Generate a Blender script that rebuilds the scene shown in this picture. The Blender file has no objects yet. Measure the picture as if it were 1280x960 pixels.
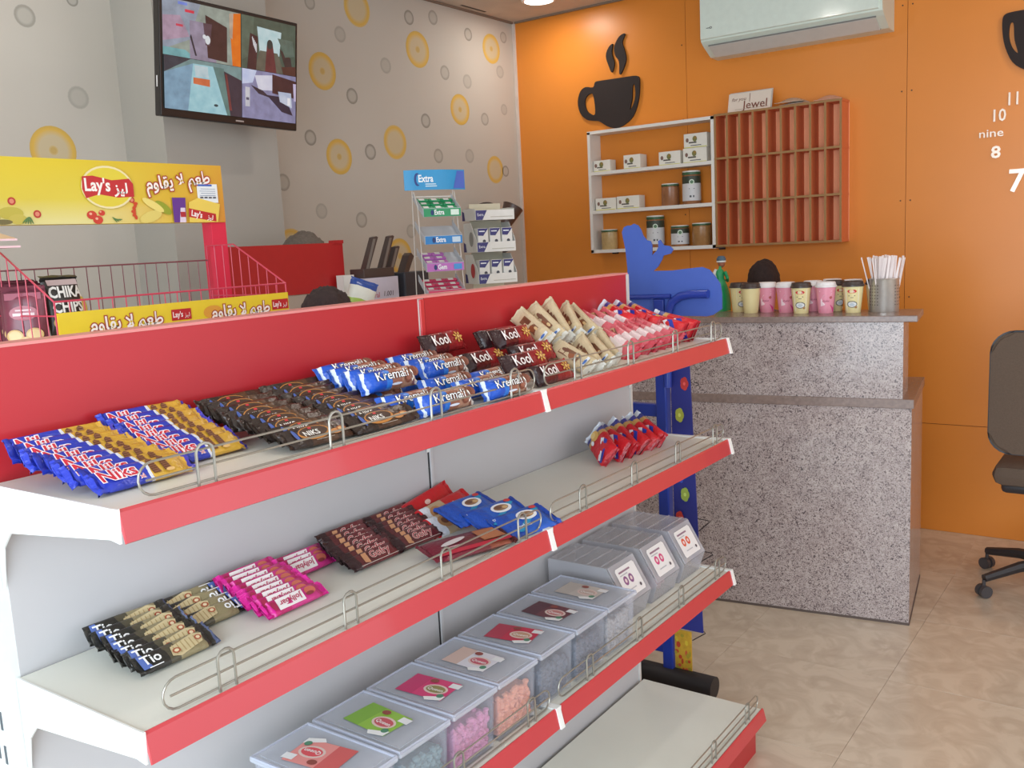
import bpy, bmesh, math, random
from mathutils import Vector, Matrix, Euler, noise as mnoise
C = bpy.context.scene.collection
PI = math.pi
R_ = math.radians
random.seed(7)

# ------------------------------------------------------------------ camera
scene = bpy.context.scene
cd = bpy.data.cameras.new('camera'); cam = bpy.data.objects.new('camera', cd); C.objects.link(cam)
RX = (0.5798231589, -0.8131783231, -0.0504590843)
RY = (-0.1506937690, -0.0461735268, -0.9875015916)
RZ = (0.8006850144, 0.5801801619, -0.1493133866)
cam.matrix_world = Matrix(((RX[0], -RY[0], -RZ[0], -0.6386), (RX[1], -RY[1], -RZ[1], -1.1028),
                           (RX[2], -RY[2], -RZ[2], 1.6341), (0, 0, 0, 1)))
cd.sensor_width = 36.0; cd.lens = 1164.23 / 1280 * 36; cd.clip_start = 0.02
scene.camera = cam
scene.view_settings.view_transform = 'Standard'; scene.view_settings.look = 'None'
scene.view_settings.gamma = 1.0; scene.view_settings.exposure = 0.38
try: scene.view_settings.use_curve_mapping = False
except Exception: pass

# ------------------------------------------------------------------ sky and light
world = bpy.data.worlds.new('sky'); scene.world = world; world.use_nodes = True
bg = world.node_tree.nodes['Background']; bg.inputs[0].default_value = (0.80, 0.88, 1.0, 1); bg.inputs[1].default_value = 1.0

def area(name, loc, rot, sx, sy, power, col, spread=180):
    l = bpy.data.lights.new(name, 'AREA'); l.shape = 'RECTANGLE'; l.size = sx; l.size_y = sy
    l.energy = power; l.color = col; l.spread = R_(spread)
    o = bpy.data.objects.new(name, l); C.objects.link(o); o.location = loc; o.rotation_euler = rot
    return o
# daylight through the shop front (behind and to the left of the camera)
area('daylight_shopfront', (-2.05, -1.0, 1.5), (0, R_(-90), 0), 2.4, 3.2, 112, (0.76, 0.90, 1.0))
# daylight through the open side of the shop on the right
area('daylight_side_window', (1.6, -3.35, 1.7), (R_(90), 0, 0), 3.6, 2.2, 16, (1.0, 0.96, 0.92))

# ------------------------------------------------------------------ materials
def lin(c):
    return tuple(((x / 255) / 12.92 if x / 255 <= 0.04045 else ((x / 255 + 0.055) / 1.055) ** 2.4) for x in c[:3]) + (1,)
MATS = {}
def mat(name, rgb, rough=0.5, metal=0.0, noise=0.06, scale=30, bump=0.0, alpha=1.0, trans=0.0, coat=0.0, emit=None, es=0):
    if name in MATS: return MATS[name]
    m = bpy.data.materials.new(name); m.use_nodes = True; nt = m.node_tree; b = nt.nodes['Principled BSDF']
    c = lin(rgb)
    tc = nt.nodes.new('ShaderNodeTexCoord'); nz = nt.nodes.new('ShaderNodeTexNoise')
    nz.inputs['Scale'].default_value = scale; nt.links.new(tc.outputs['Object'], nz.inputs['Vector'])
    mx = nt.nodes.new('ShaderNodeMix'); mx.data_type = 'RGBA'
    mx.inputs[6].default_value = tuple(x * (1 - noise) for x in c[:3]) + (1,)
    mx.inputs[7].default_value = tuple(min(1, x * (1 + noise)) for x in c[:3]) + (1,)
    nt.links.new(nz.outputs['Fac'], mx.inputs[0]); nt.links.new(mx.outputs[2], b.inputs['Base Color'])
    b.inputs['Roughness'].default_value = rough; b.inputs['Metallic'].default_value = metal
    b.inputs['Alpha'].default_value = alpha; b.inputs['Transmission Weight'].default_value = trans
    b.inputs['Coat Weight'].default_value = coat
    if bump:
        bp = nt.nodes.new('ShaderNodeBump'); bp.inputs['Strength'].default_value = bump; bp.inputs['Distance'].default_value = 0.002
        nt.links.new(nz.outputs['Fac'], bp.inputs['Height']); nt.links.new(bp.outputs[0], b.inputs['Normal'])
    if emit: b.inputs['Emission Color'].default_value = lin(emit); b.inputs['Emission Strength'].default_value = es
    MATS[name] = m; return m
def ramp_mat(name, stops, axis='X', rough=0.3, wob=0.006, wscale=40, crinkle=0.35):
    """printed film: bands of colour along one local axis (stops in metres), crinkled foil relief"""
    if name in MATS: return MATS[name]
    m = bpy.data.materials.new(name); m.use_nodes = True; nt = m.node_tree; b = nt.nodes['Principled BSDF']
    tc = nt.nodes.new('ShaderNodeTexCoord'); sp = nt.nodes.new('ShaderNodeSeparateXYZ'); nt.links.new(tc.outputs['Object'], sp.inputs[0])
    nz = nt.nodes.new('ShaderNodeTexNoise'); nz.inputs['Scale'].default_value = wscale; nt.links.new(tc.outputs['Object'], nz.inputs['Vector'])
    ma = nt.nodes.new('ShaderNodeMath'); ma.operation = 'MULTIPLY_ADD'; nt.links.new(nz.outputs['Fac'], ma.inputs[0]); ma.inputs[1].default_value = wob * 2
    nt.links.new(sp.outputs[{'X': 0, 'Y': 1, 'Z': 2}[axis]], ma.inputs[2])
    mr = nt.nodes.new('ShaderNodeMapRange'); mr.inputs[1].default_value = -0.15 + wob; mr.inputs[2].default_value = 0.15 + wob; nt.links.new(ma.outputs[0], mr.inputs[0])
    cr = nt.nodes.new('ShaderNodeValToRGB'); cr.color_ramp.interpolation = 'CONSTANT'; nt.links.new(mr.outputs[0], cr.inputs[0])
    els = cr.color_ramp.elements
    for i, (p, c) in enumerate(stops):
        pos = 0.0 if i == 0 else (p + 0.15) / 0.3
        e = els[i] if i < len(els) else els.new(pos)
        e.position = pos; e.color = lin(c)
    nt.links.new(cr.outputs[0], b.inputs['Base Color']); b.inputs['Roughness'].default_value = rough
    n2 = nt.nodes.new('ShaderNodeTexNoise'); n2.inputs['Scale'].default_value = 90; nt.links.new(tc.outputs['Object'], n2.inputs['Vector'])
    bp = nt.nodes.new('ShaderNodeBump'); bp.inputs['Strength'].default_value = crinkle; bp.inputs['Distance'].default_value = 0.004
    nt.links.new(n2.outputs['Fac'], bp.inputs['Height']); nt.links.new(bp.outputs[0], b.inputs['Normal'])
    MATS[name] = m; return m
def vcol_mat(name, rough=0.45, emission=0.0):
    m = bpy.data.materials.new(name); m.use_nodes = True; nt = m.node_tree; b = nt.nodes['Principled BSDF']
    a = nt.nodes.new('ShaderNodeVertexColor'); a.layer_name = 'Col'
    if emission:
        b.inputs['Base Color'].default_value = (0.01, 0.01, 0.012, 1)
        tc = nt.nodes.new('ShaderNodeTexCoord'); nz = nt.nodes.new('ShaderNodeTexNoise'); nz.inputs['Scale'].default_value = 25; nz.inputs['Detail'].default_value = 6
        nt.links.new(tc.outputs['Object'], nz.inputs['Vector'])
        mx = nt.nodes.new('ShaderNodeMix'); mx.data_type = 'RGBA'; mx.blend_type = 'OVERLAY'; mx.inputs[0].default_value = 0.5
        nt.links.new(a.outputs[0], mx.inputs[6]); nt.links.new(nz.outputs['Fac'], mx.inputs[7])
        nt.links.new(mx.outputs[2], b.inputs['Emission Color']); b.inputs['Emission Strength'].default_value = emission
    else: nt.links.new(a.outputs[0], b.inputs['Base Color'])
    b.inputs['Roughness'].default_value = rough
    return m
PRINT = vcol_mat('printed_ink', 0.4)
PRINTM = vcol_mat('matt_print', 0.7)

# ------------------------------------------------------------------ mesh helpers
def link(name, me, m=None, parent=None, kind=None, loc=None, rot=None):
    o = bpy.data.objects.new(name, me); C.objects.link(o)
    if m is not None and me is not None:
        ms = m if isinstance(m, (list, tuple)) else [m]
        if len(me.materials) == 0:
            for x in ms: me.materials.append(x)
    if parent: o.parent = parent
    if kind: o['kind'] = kind
    if loc: o.location = loc
    if rot: o.rotation_euler = rot
    return o
def tag(o, label=None, cat=None, group=None, kind=None):
    if label: o['label'] = label
    if cat: o['category'] = cat
    if group: o['group'] = group
    if kind: o['kind'] = kind
    return o
def empty(name, loc=(0, 0, 0), rot=(0, 0, 0), label=None, cat=None, group=None):
    o = bpy.data.objects.new(name, None); C.objects.link(o); o.location = loc; o.rotation_euler = rot; o.empty_display_size = 0.05
    return tag(o, label, cat, group)
def mesh(bm, name='m', smooth=False):
    me = bpy.data.meshes.new(name); bmesh.ops.recalc_face_normals(bm, faces=bm.faces); bm.to_mesh(me); bm.free()
    if smooth:
        for p in me.polygons: p.use_smooth = True
    return me
def NB(): return bmesh.new()
def box(bm, x0, y0, z0, x1, y1, z1, bev=0.0, mi=0):
    vs = [bm.verts.new(p) for p in ((x0, y0, z0), (x1, y0, z0), (x1, y1, z0), (x0, y1, z0), (x0, y0, z1), (x1, y0, z1), (x1, y1, z1), (x0, y1, z1))]
    fs = [bm.faces.new([vs[i] for i in f]) for f in ((0, 3, 2, 1), (4, 5, 6, 7), (0, 1, 5, 4), (1, 2, 6, 5), (2, 3, 7, 6), (3, 0, 4, 7))]
    for f in fs: f.material_index = mi
    if bev > 0:
        es = list({e for f in fs for e in f.edges})
        bmesh.ops.bevel(bm, geom=es, offset=bev, segments=2, affect='EDGES', profile=0.5)
def bx(name, x0, y0, z0, x1, y1, z1, m, parent=None, bev=0.0, kind=None):
    bm = NB(); box(bm, x0, y0, z0, x1, y1, z1, bev); return link(name, mesh(bm), m, parent, kind)
def prism(bm, pts, axis, a, b, mi=0):
    """extrude closed 2-D outline along an axis from a to b"""
    def P(p, t):
        return {'X': (t, p[0], p[1]), 'Y': (p[0], t, p[1]), 'Z': (p[0], p[1], t)}[axis]
    v0 = [bm.verts.new(P(p, a)) for p in pts]; v1 = [bm.verts.new(P(p, b)) for p in pts]
    n = len(pts); fs = [bm.faces.new(v0), bm.faces.new(v1[::-1])]
    for i in range(n): fs.append(bm.faces.new((v0[i], v0[(i + 1) % n], v1[(i + 1) % n], v1[i])))
    for f in fs: f.material_index = mi
def tube(bm, pts, r, seg=6, closed=False):
    pts = [Vector(p) for p in pts]; n = len(pts); rings = []; up = None
    for i, p in enumerate(pts):
        if closed: t = pts[(i + 1) % n] - pts[i - 1]
        else: t = pts[min(i + 1, n - 1)] - pts[max(i - 1, 0)]
        t.normalize()
        if up is None: up = t.orthogonal()
        up = (up - t * up.dot(t)); up = up.normalized() if up.length > 1e-6 else t.orthogonal().normalized()
        s = t.cross(up)
        rr = r[i] if isinstance(r, (list, tuple)) else r
        rings.append([bm.verts.new(p + (up * math.cos(2 * PI * k / seg) + s * math.sin(2 * PI * k / seg)) * rr) for k in range(seg)])
    m = n if closed else n - 1
    for i in range(m):
        a, b = rings[i], rings[(i + 1) % n]
        for k in range(seg): bm.faces.new((a[k], a[(k + 1) % seg], b[(k + 1) % seg], b[k]))
    if not closed: bm.faces.new(rings[0]); bm.faces.new(rings[-1][::-1])
def lathe(bm, prof, seg=24, cx=0, cy=0, mi=0):
    rings = []
    for r, z in prof:
        rings.append([bm.verts.new((cx + r * math.cos(2 * PI * k / seg), cy + r * math.sin(2 * PI * k / seg), z)) for k in range(seg)] if r > 1e-6 else [bm.verts.new((cx, cy, z))])
    for a, b in zip(rings, rings[1:]):
        for k in range(seg):
            q = [a[k % len(a)], a[(k + 1) % len(a)], b[(k + 1) % len(b)], b[k % len(b)]]
            q2 = []
            for v in q:
                if v not in q2: q2.append(v)
            if len(q2) > 2: bm.faces.new(q2).material_index = mi
    for rg in (rings[0], rings[-1]):
        if len(rg) > 2: bm.faces.new(rg).material_index = mi
def lobj(name, prof, m, parent=None, seg=24, cx=0, cy=0, smooth=True):
    bm = NB(); lathe(bm, prof, seg, cx, cy); return link(name, mesh(bm, smooth=False) if not smooth else smooth_mesh(bm), m, parent)
def smooth_mesh(bm, ang=40):
    me = mesh(bm, smooth=True)
    try: me.set_sharp_from_angle(angle=R_(ang))
    except Exception: pass
    return me
_tc = {}
def text_mesh(body, size, offset=0.0, bold=0.0):
    key = (body, size, offset)
    if key in _tc: return _tc[key]
    c = bpy.data.curves.new('t', 'FONT'); c.body = body; c.size = size; c.resolution_u = 2; c.align_x = 'CENTER'; c.align_y = 'CENTER'; c.offset = offset; c.fill_mode = 'FRONT' if hasattr(c, 'fill_mode') else c.fill_mode
    o = bpy.data.objects.new('t', c); C.objects.link(o); bpy.context.view_layer.update()
    dg = bpy.context.evaluated_depsgraph_get(); me = bpy.data.meshes.new_from_object(o.evaluated_get(dg))
    vs = [tuple(v.co) for v in me.vertices]; fs = [tuple(p.vertices) for p in me.polygons]
    bpy.data.objects.remove(o); bpy.data.curves.remove(c); bpy.data.meshes.remove(me)
    _tc[key] = (vs, fs); return vs, fs
class Print:
    """flat print: coloured polygons and letters in the local XY plane, slightly proud of each other"""
    def __init__(s): s.v = []; s.f = []; s.c = []; s.n = 0
    def poly(s, pts, col, cols=None):
        s.n += 1; b = len(s.v); s.v += [(p[0], p[1], s.n) for p in pts]; s.f.append(tuple(range(b, b + len(pts))))
        s.c.append([lin(x) for x in cols] if cols else [lin(col)] * len(pts)); return s
    def rect(s, x0, y0, x1, y1, col, cols=None): return s.poly([(x0, y0), (x1, y0), (x1, y1), (x0, y1)], col, cols)
    def ell(s, cx, cy, rx, ry, col, n=18, rot=0):
        return s.poly([(cx + rx * math.cos(t) * math.cos(rot) - ry * math.sin(t) * math.sin(rot), cy + rx * math.cos(t) * math.sin(rot) + ry * math.sin(t) * math.cos(rot)) for t in [2 * PI * k / n for k in range(n)]], col)
    def ring(s, cx, cy, r, edge, mid, n=28, e2=None):
        """disc whose colour runs from the rim to the middle"""
        s.n += 1; rs = (1.0, 0.86, 0.6, 0.0); cs = (edge, e2 or edge, mid, mid)
        b = len(s.v)
        for rr in rs[:-1]: s.v += [(cx + r * rr * math.cos(2 * PI * k / n), cy + r * rr * math.sin(2 * PI * k / n), s.n) for k in range(n)]
        s.v.append((cx, cy, s.n)); L = [lin(c) for c in cs]
        for j in range(2):
            for k in range(n):
                s.f.append((b + j * n + k, b + j * n + (k + 1) % n, b + (j + 1) * n + (k + 1) % n, b + (j + 1) * n + k)); s.c.append([L[j], L[j], L[j + 1], L[j + 1]])
        for k in range(n): s.f.append((b + 2 * n + k, b + 2 * n + (k + 1) % n, b + 3 * n)); s.c.append([L[2], L[2], L[3]])
        return s
    def text(s, body, cx, cy, size, col, rot=0, outline=None, ow=0.0, sx=1.0, bold=0.0, shear=0.0):
        for off, cc in (([(ow + bold, outline)] if outline else []) + [(bold, col)]):
            vs, fs = text_mesh(body, size, off); s.n += 1; b = len(s.v)
            for x, y, _ in vs:
                x = x * sx + y * shear
                s.v.append((cx + x * math.cos(rot) - y * math.sin(rot), cy + x * math.sin(rot) + y * math.cos(rot), s.n))
            for f in fs: s.f.append(tuple(b + i for i in f)); s.c.append([lin(cc)] * len(f))
        return s
    def mesh(s, surf=None, eps=0.0004, step=0.00015):
        me = bpy.data.meshes.new('print')
        me.from_pydata([(x, y, (surf(x, y) if surf else 0) + eps + step * n) for x, y, n in s.v], [], s.f)
        ca = me.color_attributes.new('Col', 'FLOAT_COLOR', 'CORNER'); i = 0
        for p, cs in zip(me.polygons, s.c):
            for c in cs: ca.data[i].color = c; i += 1
        return me
    def build(s, name, parent, m=None, surf=None, eps=0.0004, step=0.00015, loc=None, rot=None, kind=None):
        return link(name, s.mesh(surf, eps, step), m or PRINT, parent, kind, loc, rot)

def board(name, outer, holes, thick, m, parent, oy, oz):
    """flat board with holes standing off the wall: built with a filled 2-D curve"""
    c = bpy.data.curves.new(name, 'CURVE'); c.dimensions = '2D'; c.fill_mode = 'BOTH'; c.extrude = thick / 2
    for pts in [outer] + holes:
        s = c.splines.new('POLY'); s.points.add(len(pts) - 1); s.use_cyclic_u = True
        for i, (y, z) in enumerate(pts): s.points[i].co = (-(y - oy), z - oz, 0, 1)
    o = bpy.data.objects.new('t', c); C.objects.link(o); bpy.context.view_layer.update()
    me = bpy.data.meshes.new_from_object(o.evaluated_get(bpy.context.evaluated_depsgraph_get())); bpy.data.objects.remove(o)
    me.materials.clear(); me.materials.append(m)
    return link(name, me, None, parent, loc=(-thick / 2 - 0.003, 0, 0), rot=(R_(90), 0, R_(-90)))

# ------------------------------------------------------------------ structure
XO, YG, ZC = 4.561, 2.513, 3.048
def wall_mat():
    return mat('grey_wallpaper', (194, 188, 178), 0.75, noise=0.03, scale=3)
m_orange = mat('orange_wall_board', (224, 136, 50), 0.36, noise=0.04, scale=4)
m_white_paint = mat('white_paint', (222, 220, 214), 0.6, noise=0.03, scale=4)
def floor_mat():
    m = bpy.data.materials.new('beige_marble_tile'); m.use_nodes = True; nt = m.node_tree; b = nt.nodes['Principled BSDF']
    tc = nt.nodes.new('ShaderNodeTexCoord')
    n1 = nt.nodes.new('ShaderNodeTexNoise'); n1.inputs['Scale'].default_value = 7; n1.inputs['Detail'].default_value = 9; n1.inputs['Distortion'].default_value = 1.6
    nt.links.new(tc.outputs['Object'], n1.inputs['Vector'])
    cr = nt.nodes.new('ShaderNodeValToRGB'); cr.color_ramp.elements[0].position = 0.34; cr.color_ramp.elements[0].color = lin((192, 174, 154))
    cr.color_ramp.elements[1].position = 0.58; cr.color_ramp.elements[1].color = lin((208, 192, 172))
    e = cr.color_ramp.elements.new(0.47); e.color = lin((199, 182, 162))
    nt.links.new(n1.outputs['Fac'], cr.inputs[0]); nt.links.new(cr.outputs[0], b.inputs['Base Color']); b.inputs['Roughness'].default_value = 0.22
    return m
FM = floor_mat()
fl = empty('floor'); fl['kind'] = 'structure'
bx('floor_bed', -2.7, -3.3, -0.06, XO + 0.1, YG + 0.1, -0.012, mat('grout', (184, 168, 150), 0.9), fl)
tm = NB(); box(tm, -0.2995, -0.2995, -0.012, 0.2995, 0.2995, 0, 0.0006); tme = mesh(tm)
tx = -2.4
i = 0
while tx < XO:
    ty = -3.0
    while ty < YG + 0.3:
        if i == 0: tme.materials.append(FM)
        if tx < XO - 0.3 and ty < YG - 0.3: t = link('tile', tme, None, fl, loc=(tx, ty, 0)); i += 1
        ty += 0.6
    tx += 0.6
# strips to the walls
bx('floor_edge', tx - 0.9, -3.3, -0.012, XO, YG, -0.001, FM, fl); bx('floor_edge', -2.7, 2.1, -0.012, tx - 0.9, YG, -0.001, FM, fl)
# left wall (grey, round prints) and its pilaster
wl = bx('wall_left', -2.7, YG, 0, XO + 0.1, YG + 0.1, ZC, wall_mat(), kind='structure')
gold = [(2.844, 2.549, 0.094), (3.128, 2.903, 0.097), (3.599, 2.754, 0.101), (2.917, 2.126, 0.092), (3.357, 2.224, 0.094), (3.959, 2.451, 0.092), (4.312, 2.852, 0.091), (4.288, 2.105, 0.087), (1.377, 2.083, 0.094), (3.333, 1.594, 0.10), (2.544, 1.666, 0.096), (1.357, 1.458, 0.083), (0.3, 2.5, .09), (-.6, 1.9, .09)]
grey = [(1.328, 2.578, 0.042), (1.506, 2.295, 0.045), (1.527, 2.67, 0.025), (2.794, 2.875, 0.036), (2.989, 2.75, 0.042), (2.726, 2.212, 0.04), (2.524, 1.986, 0.043), (2.762, 1.846, 0.041), (3.541, 2.92, 0.041), (3.753, 2.953, 0.042), (3.321, 2.633, 0.044), (3.044, 2.445, 0.042), (3.833, 2.653, 0.043), (4.046, 2.625, 0.044), (4.08, 2.906, 0.039), (4.449, 2.94, 0.036), (4.394, 2.721, 0.041), (3.631, 2.361, 0.042), (4.205, 2.413, 0.04), (4.418, 2.489, 0.036), (3.153, 2.162, 0.043), (3.727, 2.166, 0.043), (4.028, 2.179, 0.044), (4.401, 2.099, 0.036), (3.047, 1.799, 0.043), (3.442, 1.731, 0.041), (4.368, 1.422, 0.032), (0.8, 2.3, .04)]
for j, (x, z, r) in enumerate(gold):
    p = Print(); ed = [(206, 172, 96), (208, 180, 120), (204, 168, 84)][j % 3]
    p.ring(0, 0, r, ed, (200, 184, 150), e2=(216, 176, 78))
    if j % 3 != 1: p.ring(0, 0, r * 0.2, (202, 178, 126), (196, 166, 100), n=14)
    p.build('wallpaper_gold_circle', wl, PRINTM, loc=(x, YG, z), rot=(R_(90), 0, 0))
for j, (x, z, r) in enumerate(grey):
    p = Print(); g = [(168, 163, 153), (180, 175, 165), (156, 151, 141)][j % 3]
    p.ring(0, 0, r, g, (182, 177, 167), n=18, e2=tuple(c - 12 for c in g))
    p.build('wallpaper_grey_circle', wl, PRINTM, loc=(x, YG, z), rot=(R_(90), 0, 0))
bx('wall_left_pilaster', 1.69, 2.235, 0, 2.265, YG, ZC, mat('grey_pilaster', (172, 168, 160), 0.7, noise=0.02, scale=3), kind='structure')
# back wall: orange boards
wb = bx('wall_back', XO + 0.004, -3.3, 0, XO + 0.1, YG, ZC, mat('wall_gap', (120, 55, 16), 0.8), kind='structure')
ys = [-3.3, -2.33, -1.12, 0.085, 1.300, YG]
for k in range(5):
    for (za, zb) in ((0.0, 0.5785), (0.5815, ZC)):
        bm = NB(); box(bm, XO, ys[k] + 0.0012, za, XO + 0.012, ys[k + 1] - 0.0012, zb); link('wall_board', mesh(bm), m_orange, wb)
bm = NB()
for y in (1.325, 0.11, 0.062):
    for z in (0.7, 1.25, 1.75, 2.3, 2.72):
        lathe(bm, [(0, -0.001), (0.004, -0.001), (0.004, 0.001), (0, 0.001)], 8)
        bmesh.ops.rotate(bm, verts=bm.verts[-18:], cent=(0, 0, 0), matrix=Matrix.Rotation(PI / 2, 3, 'Y'))
        bmesh.ops.translate(bm, verts=bm.verts[-18:], vec=(XO - 0.0005, y, z))
link('board_screws', mesh(bm), mat('screw_dark', (80, 50, 30), 0.6), wb)
bx('trim_1', XO - 0.012, YG - 0.02, 0, XO + 0.0, YG - 0.001, ZC - 0.001, mat('white_sealant', (215, 200, 190), 0.5), kind='structure')
# right and front walls, ceiling
bm = NB(); box(bm, -2.7, -3.4, 0, -0.2, -3.3, ZC); box(bm, 3.4, -3.4, 0, XO + 0.1, -3.3, ZC); box(bm, -0.2, -3.4, 0, 3.4, -3.3, 0.6); box(bm, -0.2, -3.4, 2.8, 3.4, -3.3, ZC)
link('wall_right', mesh(bm), m_white_paint, kind='structure')
bm = NB(); box(bm, -2.25, -3.4, 0, -2.15, -2.7, ZC); box(bm, -2.25, 0.7, 0, -2.15, YG, ZC); box(bm, -2.25, -2.7, 2.8, -2.15, 0.7, ZC)
link('wall_front', mesh(bm), m_white_paint, kind='structure')
ce = bx('ceiling', -2.7, -3.3, ZC, XO + 0.1, YG + 0.1, ZC + 0.08, mat('ceiling_paint', (196, 184, 170), 0.8, noise=0.12, scale=9), kind='structure')
bm = NB(); box(bm, 3.96, YG - 0.06, ZC - 0.0015, 4.2, YG - 0.045, ZC - 0.0002); link('ceiling_slot', mesh(bm), mat('slot_dark', (60, 52, 46), 0.8), ce)
bx('trim_2', -2.6, YG - 0.014, ZC - 0.012, XO, YG - 0.0005, ZC - 0.0005, mat('cornice_brown', (130, 112, 96), 0.7), kind='structure')
bx('trim_3', XO - 0.014, -3.2, ZC - 0.012, XO - 0.0005, YG - 0.02, ZC - 0.0005, mat('cornice_brown', (130, 112, 96), 0.7), kind='structure')

# ceiling lamps
m_lamp = mat('lamp_glow', (255, 250, 245), 0.4, emit=(255, 248, 240), es=9)
first = None
for k, (x, y) in enumerate([(4.19, 2.06), (2.6, 0.9), (1.0, -0.6), (4.0, -1.2), (1.0, 1.8), (2.6, -2.2)]):
    r = empty('ceiling_lamp', (x, y, ZC), label=['round white ceiling downlight glowing in the corner by the orange wall', 'round ceiling downlight over the aisle end of the shelving', 'round ceiling downlight above the front of the shelving', 'round ceiling downlight above the office chair', 'round ceiling downlight near the pilaster', 'round ceiling downlight near the side window'][k], cat='ceiling light')
    bm = NB(); lathe(bm, [(0.095, 0), (0.105, -0.004), (0.1, -0.012), (0.086, -0.014), (0.084, -0.004), (0.084, 0)], 32); link('rim', smooth_mesh(bm), mat('white_plastic', (232, 230, 226), 0.4), r)
    bm = NB(); lathe(bm, [(0, -0.012), (0.083, -0.010), (0.083, -0.002), (0, -0.002)], 32); link('diffuser', smooth_mesh(bm), m_lamp, r)
    l = bpy.data.lights.new('lamp', 'AREA'); l.shape = 'DISK'; l.size = 0.16; l.energy = 3.5 if k else 3; l.color = (1.0, 0.93, 0.84)
    lo = bpy.data.objects.new('lamp_light', l); C.objects.link(lo); lo.parent = r; lo.location = (0, 0, -0.02)

# ------------------------------------------------------------------ gondola
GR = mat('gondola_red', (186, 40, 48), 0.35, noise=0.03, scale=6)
GCAP = mat('red_cap_painted_sheen', (226, 140, 136), 0.4, noise=0.05)  # pale pink: light reflected by the glossy red top, put into the colour
GW = mat('shelf_white_enamel', (226, 226, 216), 0.35, noise=0.02, scale=8)
GP = mat('grey_back_sheet', (192, 190, 192), 0.45, noise=0.02, scale=5)
CH = mat('price_channel_red', (196, 64, 72), 0.28, noise=0.05, scale=10, coat=0.3)
CR = mat('chrome_wire', (168, 164, 154), 0.32, metal=0.65)
DK = mat('dark_gap', (36, 34, 36), 0.8)
D = 0.334; ZT = 1.522
g = empty('gondola_shelving', (0, 0, 0), label='long white and red two-bay shop shelving filled with sweets', cat='shelving')
for x0 in (0, 1):
    bx('header_panel', x0 + 0.012, D, 1.24, x0 + 0.988, D + 0.012, ZT - 0.004, GR, g)
    bx('back_panel', x0 + 0.008, D + 0.001, 0.1, x0 + 0.992, D + 0.010, 1.24, GP, g)
    bx('header_panel', x0 + 0.012, D + 0.041, 1.24, x0 + 0.988, D + 0.053, ZT - 0.004, GR, g)
    bx('back_panel', x0 + 0.008, D + 0.043, 0.1, x0 + 0.992, D + 0.052, 1.24, GP, g)
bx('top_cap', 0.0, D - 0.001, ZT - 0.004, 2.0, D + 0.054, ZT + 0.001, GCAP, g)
for x in (0, 1, 2):
    bm = NB(); box(bm, x - 0.011 - (0.012 if x == 0 else 0), D + 0.0015, 0.0, x + 0.011, D + 0.0515, ZT - 0.005, 0.001)
    p = link('upright', mesh(bm), mat('upright_white', (224, 226, 224), 0.4), g)
    if x == 1:
        bm = NB(); box(bm, 0.990, D - 0.0006, 0.15, 0.9935, D + 0.002, 1.24); link('gap_line', mesh(bm), DK, p)
        bm = NB(); box(bm, 0.994, D - 0.004, 0.15, 1.004, D + 0.002, 1.239, 0.001); link('centre_strip', mesh(bm), mat('strip_grey', (200, 198, 200), 0.3), p)
        bm = NB(); box(bm, 0.994, D - 0.003, 1.24, 1.009, D + 0.002, ZT - 0.006, 0.002); link('header_strip', mesh(bm), mat('strip_red', (206, 60, 64), 0.2), p)
    if x == 0:
        bm = NB()
        for k in range(25):
            for yy in (D + 0.010, D + 0.030):
                zz = 0.14 + k * 0.0565 + (0.0 if yy < D + 0.02 else 0.004)
                box(bm, -0.0242, yy, zz, -0.0225, yy + 0.006, zz + 0.03)
        link('slot', mesh(bm), mat('slot_grey', (90, 96, 100), 0.7), p, kind='stuff')
bx('end_edge', 1.992, D - 0.003, 0.1, 2.003, D + 0.001, ZT - 0.004, mat('edge_white', (215, 210, 205), 0.4), g)
levels = [1.3196, 1.0116, 0.5941]
def channel_profile(zt, h=0.043, out=0.012, y=0.0):
    return [(y + 0.003, zt), (y, zt + 0.001), (y - 0.003, zt - 0.003), (y - out, zt - h), (y - out + 0.004, zt - h - 0.002), (y + 0.003, zt - 0.006)]
def wire_fence(x0, x1, zs, y, sup, h=0.052, parent=None):
    bm = NB(); r = 0.0019; za, zb = zs + 0.006, zs + h; rr = (zb - za) / 2; pts = []
    for k in range(9): t = PI / 2 + PI * k / 8; pts.append((x0 + rr + rr * math.cos(t), y, za + rr + rr * math.sin(t)))
    for k in range(9): t = -PI / 2 + PI * k / 8; pts.append((x1 - rr + rr * math.cos(t), y, za + rr + rr * math.sin(t)))
    tube(bm, pts, r, closed=True)
    tube(bm, [(x0 + 0.012, y, za + rr * 0.95), (x1 - 0.004, y, za + rr * 0.95)], r)
    for xs in sup:
        w = 0.0145; pp = [(xs - w, y - 0.003, zs - 0.004), (xs - w, y - 0.003, zb - 0.004)]
        for k in range(7): t = PI - PI * k / 6; pp.append((xs + w * math.cos(t), y - 0.003, zb - 0.004 + w * 0.9 * math.sin(t)))
        pp.append((xs + w, y - 0.003, zs - 0.004)); tube(bm, pp, 0.0024)
    return link('wire_fence', smooth_mesh(bm, 60), CR, parent)
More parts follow.
